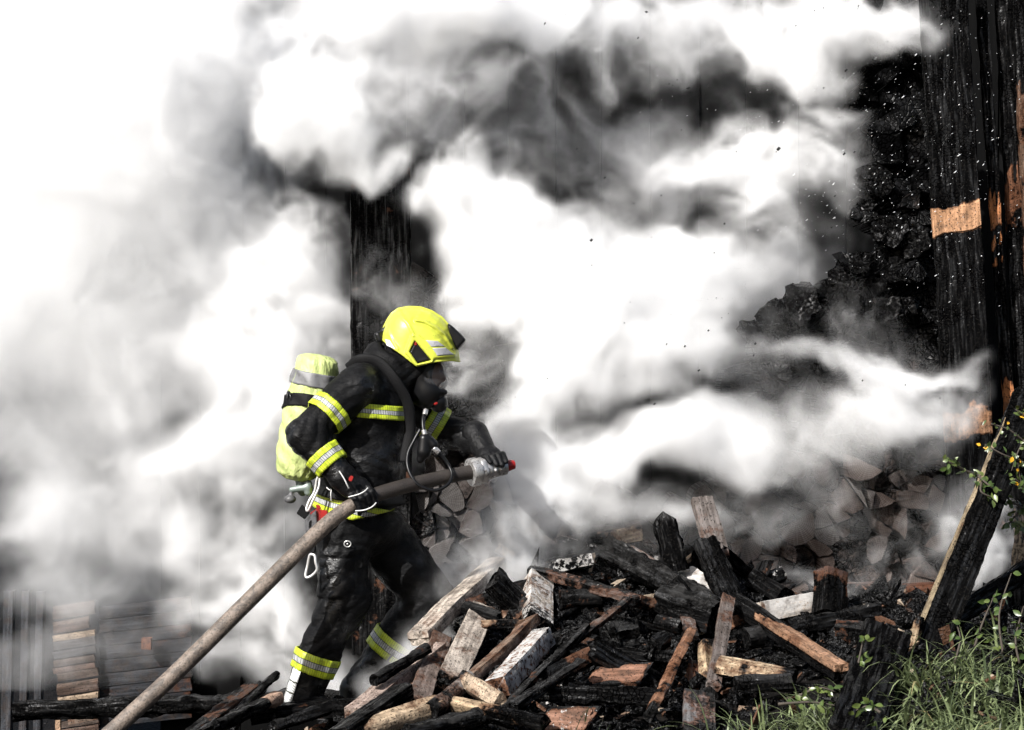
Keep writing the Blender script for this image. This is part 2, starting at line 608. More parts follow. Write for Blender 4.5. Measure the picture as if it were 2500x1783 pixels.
def m_hose():
    m = NB('hose_jacket')
    tc = m.n('ShaderNodeTexCoord', 3)
    soot = m.ramp(m.noise(tc, 14.0, 5.0, .75), .38, .58)
    spk = m.ramp(m.noise(tc, 95.0, 3.0, .7), .50, .62)
    col = m.mix(spk, (.24, .195, .16), (.105, .086, .070))
    sx = m.n('ShaderNodeSeparateXYZ', 0, i={0: tc})
    bl = m.ramp(sx, -.72, -.58)
    col = m.mix(m.math('MULTIPLY', soot, .66), col, (.045, .038, .033))
    col = m.mix(m.math('MULTIPLY', bl, .94), col, (.020, .016, .014))
    m.p(Base_Color=m.mix(1.0, col, (.82, .80, .78), 'MULTIPLY'), Roughness=.6, Normal=m.bump(m.noise(tc, 130.0, 3.0), .003, .8))
    return m.m


def m_metal():
    m = NB('scuffed_aluminium')
    tc = m.n('ShaderNodeTexCoord', 3)
    d = m.ramp(m.noise(tc, 60.0, 4.0, .7), .48, .7)
    m.p(Base_Color=m.mix(d, (.52, .51, .50), (.10, .09, .085)), Metallic=.7, Roughness=m.ramp(d, 0, 1, .38, .7))
    return m.m


M_CLOTH = m_turnout()
M_BAND = m_band('reflective_tape')
M_HELM = m_helmet()
M_CYL = m_cyl()
M_HOSE = m_hose()
M_METAL = m_metal()
M_BLACK = simple('black_rubber', (.005, .005, .0055), .36, spec=.3)
M_GLOVE = simple('glove_leather', (.004, .004, .0045), .5, spec=.2, bump=(60.0, .006))
M_STRAP = simple('webbing', (.005, .005, .0055), .6, spec=.15, bump=(220.0, .002))
M_SILVER = simple('silver_sticker', (.40, .40, .42), .42, noise=(40.0, (.22, .22, .23), .5, .7))
M_WHITE = simple('white_sticker', (.62, .63, .60), .45, noise=(30.0, (.35, .35, .33), .5, .72))
M_GBAND = simple('grey_tape', (.17, .17, .175), .5, noise=(30.0, (.09, .09, .09), .45, .7))
M_RED = simple('red_plastic', (.30, .012, .010), .38, noise=(50.0, (.08, .01, .01), .5, .7))
M_STEEL = simple('carabiner_steel', (.72, .71, .69), .3, metal=.6)
M_GREY = simple('grey_plate', (.10, .10, .105), .45, noise=(45.0, (.04, .04, .04), .45, .65))
M_SKIN = simple('skin', (.36, .20, .14), .5)
M_PIPING = simple('white_piping', (.62, .62, .60), .45)
M_VALVE = simple('grey_green_valve', (.20, .24, .22), .45, metal=.3)


def m_glass():
    m = NB('visor_glass')
    m.p(Base_Color=(.10, .10, .105), Roughness=.10, Specular_IOR_Level=.5, Alpha=.30)
    return m.m


M_GLASS = m_glass()


def m_ground():
    m = NB('ash_ground')
    tc = m.n('ShaderNodeTexCoord', 3)
    a = m.noise(tc, 5.0, 3.0, .7)
    b = m.noise(tc, 60.0, 2.0, .7)
    col = m.mix(m.ramp(a, .35, .7), (.004, .0038, .0036), (.012, .010, .009))
    col = m.mix(m.ramp(b, .68, .76), col, (.10, .095, .09))
    m.p(Base_Color=col, Roughness=.75, Specular_IOR_Level=.1, Normal=m.bump(m.math('ADD', m.noise(tc, 25.0, 2.0, .7), b), .03, 1.0))
    return m.m


M_GROUND = m_ground()


def m_rubble():
    m = NB('charcoal_rubble')
    tc = m.n('ShaderNodeTexCoord', 3)
    at = m.n('ShaderNodeAttribute', 2, attribute_name='tone')
    f = m.noise(tc, 80.0, 2.0, .65)
    col = m.mix(m.ramp(f, .4, .7), (.0025, .0025, .0025), (.013, .013, .0135))
    col = m.mix(m.ramp(at, .88, .93), col, (.10, .052, .032))
    col = m.mix(m.ramp(at, .965, .975), col, (.30, .24, .18))
    col = m.mix(m.math('MULTIPLY', m.ramp(m.noise(tc, 160.0, 2.0), .66, .72), .7), col, (.25, .24, .23))
    m.p(Base_Color=col, Roughness=.45, Specular_IOR_Level=m.math('MULTIPLY', m.ramp(f, .45, .65), .35), Normal=m.bump(f, .012, 1.0))
    return m.m


M_RUBBLE = m_rubble()


def m_grass():
    m = NB('grass_blades')
    at = m.n('ShaderNodeAttribute', 2, attribute_name='tone')
    col = m.mix(at, (.012, .024, .006), (.30, .36, .17))
    col = m.mix(m.ramp(at, .88, .95), col, (.34, .27, .13))
    m.p(Base_Color=col, Roughness=.42, Specular_IOR_Level=.5)
    tr = m.n('ShaderNodeBsdfTranslucent', 0, i={'Color': col})
    mx = m.n('ShaderNodeMixShader', 0, i={0: .25, 1: m.b.outputs[0], 2: tr})
    m.t.links.new(mx, m.out.inputs['Surface'])
    return m.m


M_GRASS = m_grass()
M_LEAF = simple('shrub_leaf', (.045, .075, .018), .35, noise=(9.0, (.10, .13, .035), .45, .6))
M_YLEAF = simple('yellow_leaf', (.62, .33, .02), .5)
M_TWIG = simple('twig_bark', (.05, .04, .03), .8)
M_FLECK = simple('ash_fleck', (.012, .012, .012), .7)


def m_drop():
    m = NB('water_drop')
    m.p(Base_Color=(.82, .83, .84), Roughness=.12, Specular_IOR_Level=.9)
    return m.m


M_DROP = m_drop()


# ================================================================== the setting
def ground_h(x, y):
    pile = np.minimum(np.clip(.095 + (y + 1.3) * .27, .02, .60) - .06, .54 - .19 * sstep(.7, 1.2, x))
    left = -.20 - .5 * sstep(.1, 1.2, y)
    k = sstep(-1.0, .0, x)
    h = left * (1 - k) + pile * k
    h = h + .17 * sstep(.5, 1.6, x) * sstep(-.3, -1.2, y)
    r = np.maximum(np.abs(x) - 3.2, np.maximum(y - 3.5, -2.6 - y))
    f = sstep(0, 2.5, r)
    return h * (1 - f) - .35 * f


def build_ground():
    a = np.concatenate([[-900, -200, -60, -20, -9, -6, -4.5], np.arange(-3.4, 3.41, .04), [4.5, 6, 9, 20, 60, 200, 900]])
    b = np.concatenate([[-120, -40, -16, -8, -5, -3.6], np.arange(-2.8, 3.6, .04), [4.5, 6, 9, 20, 60, 200, 900]])
    X, Y = np.meshgrid(a, b, indexing='ij')
    Z = ground_h(X, Y)
    p = np.stack([X, Y, np.zeros_like(X)], -1)
    near = (np.abs(X) < 3.5) & (np.abs(Y) < 3.7)
    Z = Z + np.where(near, fnoise(p, .22, 4, 3) * .022, 0)
    V = np.stack([X, Y, Z], -1).reshape(-1, 3)
    na, nb = X.shape
    i = np.arange(na - 1)[:, None] * nb + np.arange(nb - 1)[None]
    F = np.stack([i, i + nb, i + nb + 1, i + 1], -1).reshape(-1, 4)
    o = mkbig('ground', V, F, M_GROUND)
    tag(o, 'ash covered ground under the burnt debris', None, None, 'structure')


build_ground()


# ------------------------------------------------------------------ charred back wall of the shed, board by board
def board_wall(name, x0, x1, Y, z0, z1, w, label, seed, tint=(.05, .045, .04), c=(1.0, 1.0), gap=.002):
    root = empty(name, ((x0 + x1) / 2, Y, z0))
    tag(root, label, 'wall')
    r = np.random.default_rng(seed)
    x = x0
    k = 0
    while x < x1:
        ww = w * r.uniform(.85, 1.15)
        o = wood_piece('wall_board', (x + ww / 2, Y + r.uniform(-.003, .003), z0), (x + ww / 2 + r.uniform(-.004, .004), Y + r.uniform(-.003, .003), z1 + r.uniform(-.1, .1)),
                       ww - gap, .035, 0, 'box', M_SOOT, None, .003, .05, c, None, tint, 0.0, seed + k, 14, (0, -1, 0))
        o.parent = root
        o.matrix_parent_inverse = root.matrix_basis.inverted()
        x += ww
        k += 1
    return root


def backing(name, x0, x1, y, z0, z1, root):
    V = [(x, yy, z) for x in (x0, x1) for yy in (y, y + .03) for z in (z0, z1)]
    F = [(0, 1, 3, 2), (4, 6, 7, 5), (0, 4, 5, 1), (2, 3, 7, 6), (0, 2, 6, 4), (1, 5, 7, 3)]
    o = mk(name, V, F, M_SOOT, None, False, char=[1.2] * 8, color=(.03, .03, .03, 0))
    keep_world(o, root)


def keep_world(o, root):
    o.parent = root
    o.matrix_parent_inverse = root.matrix_basis.inverted()


w_ = board_wall('charred_wall', -.85, 3.6, 2.3, -.6, 4.6, .27, 'black charred board wall at the back of the burnt woodshed', 40)
backing('wall_backing', -.9, 3.65, 2.345, -.6, 4.55, w_)
w_ = board_wall('barn_wall', -2.05, -.6, 3.4, -.75, 4.3, .24, 'dark plank wall behind the smoke left of the firefighter', 60, (.04, .038, .036))
backing('wall_backing', -2.05, -.6, 3.445, -.75, 4.2, w_)


# ------------------------------------------------------------------ firewood stack: split log ends
def clip_poly(poly, n, d):
    out = []
    for i in range(len(poly)):
        a, b = poly[i], poly[(i + 1) % len(poly)]
        da, db = a @ n - d, b @ n - d
        if da <= 0: out.append(a)
        if (da < 0) != (db < 0):
            t = da / (da - db)
            out.append(a + (b - a) * t)
    return out


YST = 1.12


def in_stack(px, py):
    if py > (1490 if px > 1850 else 1410): return False
    if px < 1012 or px > 2300: return False
    if px < 1235: return py > 590 + (px - 935) * .5
    if px < 1750: return py > 1215
    out = [(1750, 1100), (1812, 860), (1860, 770), (1960, 715), (2010, 690), (2060, 640), (2120, 590), (2075, 540), (2110, 470), (2100, 420), (2090, 350), (2110, 200), (2120, -80)]
    if py < -90: return False
    # left boundary of the leaning right-hand part
    ys = [b for a, b in out][::-1]; xs = [a for a, b in out][::-1]
    return px > np.interp(py, ys, xs) if py < 1100 else True


def build_stack():
    root = empty('firewood_stack', (.5, YST, .3))
    tag(root, 'stacked split firewood logs, charred at the upper right and half hidden in smoke', 'firewood')
    r = np.random.default_rng(21)
    sp = .162
    s = S(YST)
    pts = []
    row = 0
    z = P(0, 1560, YST)[2]
    while z < P(0, -140, YST)[2]:
        x = P(880, 0, YST)[0] + (row % 2) * sp * .5
        while x < P(2350, 0, YST)[0]:
            pts.append((x + r.uniform(-.28, .28) * sp, z + r.uniform(-.24, .24) * sp))
            x += sp
        z += sp * .86
        row += 1
    pts = np.array(pts)
    wedges = []
    for i, c in enumerate(pts):
        poly = [c + np.array(q) * .3 for q in ((-1, -1), (1, -1), (1, 1), (-1, 1))]
        d2 = ((pts - c) ** 2).sum(1)
        for j in np.argsort(d2)[1:18]:
            n = pts[j] - c
            n = n / np.linalg.norm(n)
            poly = clip_poly(poly, n, (c + pts[j]) / 2 @ n - .0045)
        poly = np.array(poly)
        h = c + r.normal(0, .018, 2)
        k = int(r.choice([1, 2, 3, 3, 4, 4]))
        a0 = r.uniform(0, 6.28)
        angs = a0 + np.arange(k) * 6.283 / k + r.normal(0, .2, k)
        if k == 1:
            wedges.append((poly, h, True)); continue
        for q in range(k):
            w = [v for v in poly]
            t0, t1 = angs[q], angs[(q + 1) % k]
            n0 = np.array((math.sin(t0), -math.cos(t0))); n1 = np.array((-math.sin(t1), math.cos(t1)))
            w = clip_poly(w, n0, h @ n0 - .003)
            if k > 2 and len(w) > 2: w = clip_poly(w, n1, h @ n1 - .003)
            if len(w) > 2:
                w = np.array(w)
                x_, y_ = w[:, 0], w[:, 1]
                if abs(np.dot(x_, np.roll(y_, -1)) - np.dot(y_, np.roll(x_, -1))) > .003:
                    wedges.append((w, h, False))
    cnt = 0
    dark = [[], [], []]
    for i, (poly, hrt, whole) in enumerate(wedges):
        c = poly.mean(0)
        px = 1250 + c[0] / s
        py = 891.5 + (CAMZ - c[1]) / s
        if not in_stack(px, py): continue
        m0 = poly.mean(0)
        # split log outline: most sides straight, one side bowed like bark
        m = len(poly)
        bow = [k for k in range(m) if np.linalg.norm((poly[k] + poly[(k + 1) % m]) / 2 - hrt) > .055]
        out = []
        for k in range(m):
            a, b = poly[k], poly[(k + 1) % m]
            for f in (0.06, .36, .66, .94):
                q = a + (b - a) * f
                if k in bow:
                    q = q + (q - m0) / np.linalg.norm(q - m0) * .010 * math.sin(math.pi * f)
                out.append(q + r.normal(0, .0022, 2))
        out = np.array(out)
        heart = hrt
        n = len(out)
        topc = float(np.interp(py, [560, 760, 1000, 1200], [1.15, 1.1, .95, .36]))
        if px < 1240: topc = float(np.interp(py, [900, 1150, 1250], [.95, .40, .10]))
        chv = topc + r.normal(0, .2)
        proj = r.uniform(-.10, .06) + (r.uniform(-.14, .02) if topc > .9 and px > 1700 else 0)
        rough = .004 if topc < .8 else .009
        y0 = YST + proj
        V = []
        for ring, (yy, f) in enumerate(((0.0, .93), (.006, .99), (.03, 1.0), (.30, 1.0))):
            for q in out:
                v = m0 + (q - m0) * f
                V.append((v[0] - heart[0], y0 + yy - YST, v[1] - heart[1]))
        V = np.array(V)
        if rough > .01:
            V += np.stack([fnoise(V + i, .04, 2, a) for a in (1, 2, 3)], -1) * rough
        fc = m0 - heart
        V = np.concatenate([V, [(fc[0], y0 - YST + r.uniform(-.008, .006), fc[1])]])
        V[:, 1] += ((V[:, 0] * r.uniform(-.25, .25)) + V[:, 2] * r.uniform(-.25, .25))
        F = []
        for ring in range(3):
            for k in range(n):
                k2 = (k + 1) % n
                F.append((ring * n + k, ring * n + k2, (ring + 1) * n + k2, (ring + 1) * n + k))
        for k in range(n):
            F.append((len(V) - 1, (k + 1) % n, k))
        g = r.uniform(.7, 1.25)
        t = (.10 * g, .078 * g, .068 * g) if px > 1240 else (.095 * g, .087 * g, .083 * g)
        if r.random() < .25 and px > 1240: t = (.13 * g, .118 * g, .112 * g)
        if py < 500:        # the blackened top of the stack, where single logs can no longer be picked apart
            n0 = sum(len(v) for v in dark[0])
            dark[0].append(V + (heart[0], YST, heart[1])); dark[1] += [tuple(n0 + q for q in f) for f in F]; dark[2] += [chv] * len(V)
            continue
        o = mk('firewood_log', V, F, M_LOG, None, True, char=np.full(len(V), chv), color=(*t, 0))
        o.location = (heart[0], YST, heart[1])
        o.data.set_sharp_from_angle(angle=math.radians(40))
        keep_world(o, root)
        cnt += 1
    o = mk('charred_logs', np.concatenate(dark[0]), dark[1], M_LOG, None, False, char=dark[2], color=(.05, .05, .05, 0))
    o['kind'] = 'stuff'
    keep_world(o, root)
    # charred logs jutting from the burnt edge of the stack
    for k, (px, py, dx, dy, rr, L) in enumerate([
            (1905, 765, -10, 12, 44, .3), (1955, 742, 8, -6, 46, .35), (1840, 822, -8, -20, 32, .25), (2040, 690, 6, -14, 40, .32), (2062, 748, 10, 6, 46, .35), (2105, 640, -6, 4, 36, .3),
            (2130, 700, 5, 8, 42, .35), (2170, 560, 0, 6, 44, .3), (2195, 660, 4, 4, 42, .35), (2150, 800, 0, 20, 36, .3), (2235, 590, 6, 0, 38, .3), (2165, 760, 4, -6, 42, .34),
            (2118, 520, -8, 2, 40, .3), (2140, 440, -6, 6, 44, .3), (2215, 745, 3, 10, 30, .3)]):
        p0 = P(px, py, YST - .17 - .03 * (k % 3)); p1 = P(px + dx * 3 + 8, py + dy, YST + L - .1)
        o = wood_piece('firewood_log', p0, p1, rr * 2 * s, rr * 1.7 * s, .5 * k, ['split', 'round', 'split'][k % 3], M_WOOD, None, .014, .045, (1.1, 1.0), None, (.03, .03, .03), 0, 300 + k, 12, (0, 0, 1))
        keep_world(o, root)
    print('logs', cnt)


build_stack()


# ------------------------------------------------------------------ boards and posts
def patch_char(bands, base=1.0, seed=0, len_px=(0, 1)):
    def fn(u, v, V):
        py = len_px[0] + (len_px[1] - len_px[0]) * u
        c = np.full(len(u), base)
        py = py + v * 9
        for (a, b, val) in bands:
            n = fnoise(np.stack([v * .9, u * 3, v * 0 + seed], 1), .22, 2, seed)
            inside = sstep(a - 14, a + 16, py + n * 34) * (1 - sstep(b - 4, b + 6, py))
            c = c * (1 - inside) + val * inside
        return c
    return fn


def board_px(name, label, cat, a, b, Y0, Y1, w, t, seed, tint, char=(1, 1), bands=None, ash=0, up=(0, -1, 0), parent=None, roll=0, seg=60, rough=.003, jag=.01, group=None):
    fn = patch_char(bands, char[0], seed, (a[1], b[1])) if bands else None
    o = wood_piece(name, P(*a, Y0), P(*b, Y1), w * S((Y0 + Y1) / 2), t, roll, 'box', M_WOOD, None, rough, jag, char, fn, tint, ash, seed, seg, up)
    if parent is not None:
        keep_world(o, parent)
    elif label:
        tag(o, label, cat, group)
    return o


wallr = empty('burnt_plank_wall', tuple(P(2470, 1500, 1.0)))
tag(wallr, 'burnt upright boards of the shed wall at the right edge with narrow black gaps', 'wall')
board_px('corner_board', 'wide charred upright board with two unburnt orange patches', 'board', (2300, -60), (2398, 1600), .80, .80, 118, .05, 71, (.45, .25, .14), (1.05, 1.05),
         [(500, 565, -.35), (992, 1068, .12)], rough=.0025, seg=110)
for k, (a, b, Y, w, t, bands, tint) in enumerate([
        ((2391, -60), (2480, 1250), .97, 26, .04, [(480, 552, -.2), (588, 600, -.3), (636, 642, -.3), (940, 1030, .1)], (.42, .17, .07)),
        ((2447, -60), (2512, 1250), 1.05, 40, .04, [(420, 560, .3)], (.20, .09, .05)),
        ((2482, -60), (2545, 1250), .98, 26, .05, [(200, 700, .38)], (.13, .085, .06)),
        ((2530, -60), (2590, 1300), .95, 50, .05, None, (.13, .085, .06))]):
    board_px('wall_board', None, None, a, b, Y, Y, w, t, 80 + k, tint, (1.0, 1.0), bands, parent=wallr, seg=100)
board_px('wall_board', None, None, (2402, 1180), (2425, 1700), .72, .72, 95, .04, 90, (.05, .05, .05), (1, 1), None, parent=wallr, rough=.005)
board_px('wall_board', None, None, (2485, 1180), (2510, 1700), .78, .78, 80, .04, 91, (.05, .05, .05), (1, 1), None, parent=wallr, rough=.005)
board_px('shed_post', 'broad dark upright timber behind the firefighter, its left edge against pale smoke', 'post', (929, 395), (932, 1600), 1.02, 1.02, 146, .10, 92, (.05, .045, .04), (.8, .8), None, rough=.003)
# planks lying under the right part of the stack
for k, (a, b, w, tint, lab) in enumerate([
        ((2060, 1433), (2160, 1431), 17, (.22, .19, .18), 'grey plank under the firewood stack, left end of the upper course'),
        ((2150, 1455), (2300, 1452), 18, (.20, .15, .12), 'brown grey plank of the lower course beneath the firewood stack'),
        ((2205, 1436), (2330, 1430), 17, (.13, .06, .04), 'short reddish plank under the stack beside the black leaning beam'),
        ((2055, 1470), (2160, 1470), 20, (.24, .22, .21), 'pale grey plank lying lowest below the stack behind the upright block')]):
    board_px('stack_plank', lab, 'plank', a, b, .93, .93, w, .12, 100 + k, tint, (.25, .3), None, seg=30, group='planks under the firewood stack')

# ------------------------------------------------------------------ left background: stacked planks and posts in the smoke
for k, (x, w, lab) in enumerate([(61, 18, 'thin grey upright post in the smoke, nearest the left edge'), (96, 18, 'thin grey upright post between the left edge and the brown boards'), (20, 24, 'dark upright post cut by the left edge of the picture')]):
    board_px('shed_post', lab, 'post', (x + 4, 1440), (x - 4, 1800), 3.1, 3.1, w, .08, 110 + k, (.05, .053, .06), (-.4, -.2), None, seg=40, group='posts at the left')
ph = empty('plank_cladding', tuple(P(185, 1700, 3.15)))
tag(ph, 'tilted brown and grey planks of the shed side seen through smoke at lower left', 'cladding')
rr = np.random.default_rng(4)
y = 1478.0
k = 0
while y < 1790:
    h = [16, 22, 14, 20, 17, 24, 20, 18][k % 8]
    tint = [(.15, .10, .08), (.11, .08, .065), (.17, .12, .095), (.12, .085, .07), (.42, .32, .23), (.10, .095, .095), (.085, .085, .09), (.13, .1, .085)][k % 8]
    x1 = 235 - (16 if k in (2, 3) else 0) + (8 if k > 8 else 0)
    board_px('cladding_plank', None, None, (128 + (10 if k > 8 else 0), y + 10), (x1, y - 6), 3.15, 3.15, h - 2, .05, 120 + k, tuple(.7 * c for c in tint), (-.25, -.2), None, parent=ph, seg=20)
    y += h
    k += 1
ph2 = empty('plank_siding', tuple(P(330, 1700, 3.2)))
tag(ph2, 'blackened horizontal siding boards right of the brown planks at lower left', 'siding')
for k in range(9):
    y = 1490 + k * 33
    board_px('siding_board', None, None, (242, y + 6), (470, y - 18), 3.22, 3.22, 31, .05, 140 + k, (.035, .037, .042), (-.2, .1), None, parent=ph2, seg=24)
board_px('plank_offcut', 'small orange plank end on the blackened siding at lower left', 'plank', (358, 1556), (358, 1588), 3.1, 3.1, 24, .06, 150, (.25, .12, .08), (0, 0), None, seg=8)
board_px('pale_stake', 'short pale upright stake below the charred beam at lower left', 'stake', (142, 1740), (142, 1800), 1.2, 1.2, 13, .03, 151, (.40, .27, .18), (0, 0), None, seg=8)
board_px('dull_plank', 'dull beige plank lying beneath the charred beam at lower left', 'plank', (165, 1762), (240, 1748), 1.6, 1.6, 16, .05, 152, (.20, .16, .13), (.1, .1), None, seg=12)


# ================================================================== the debris pile
def Z2(u, v): return (600 + u / 2.565, 1150 + v / 2.565)
def Z3(u, v): return (1100 + u / 2.786, 1200 + v / 2.786)
def Z4(u, v): return (1700 + u / 2.785, 1200 + v / 2.785)
def Z8(u, v): return (400 + u / 2.846, 1500 + v / 2.846)
def PX(u, v): return (u, v)


def YP(py): return -1.3 + (1783 - py) / 453 * 2.0


PALE = (.50, .42, .34); TAN = (.52, .37, .22); ORG = (.30, .14, .08); BRN = (.17, .09, .055); GRY = (.17, .165, .16); BLK = (.03, .03, .03)
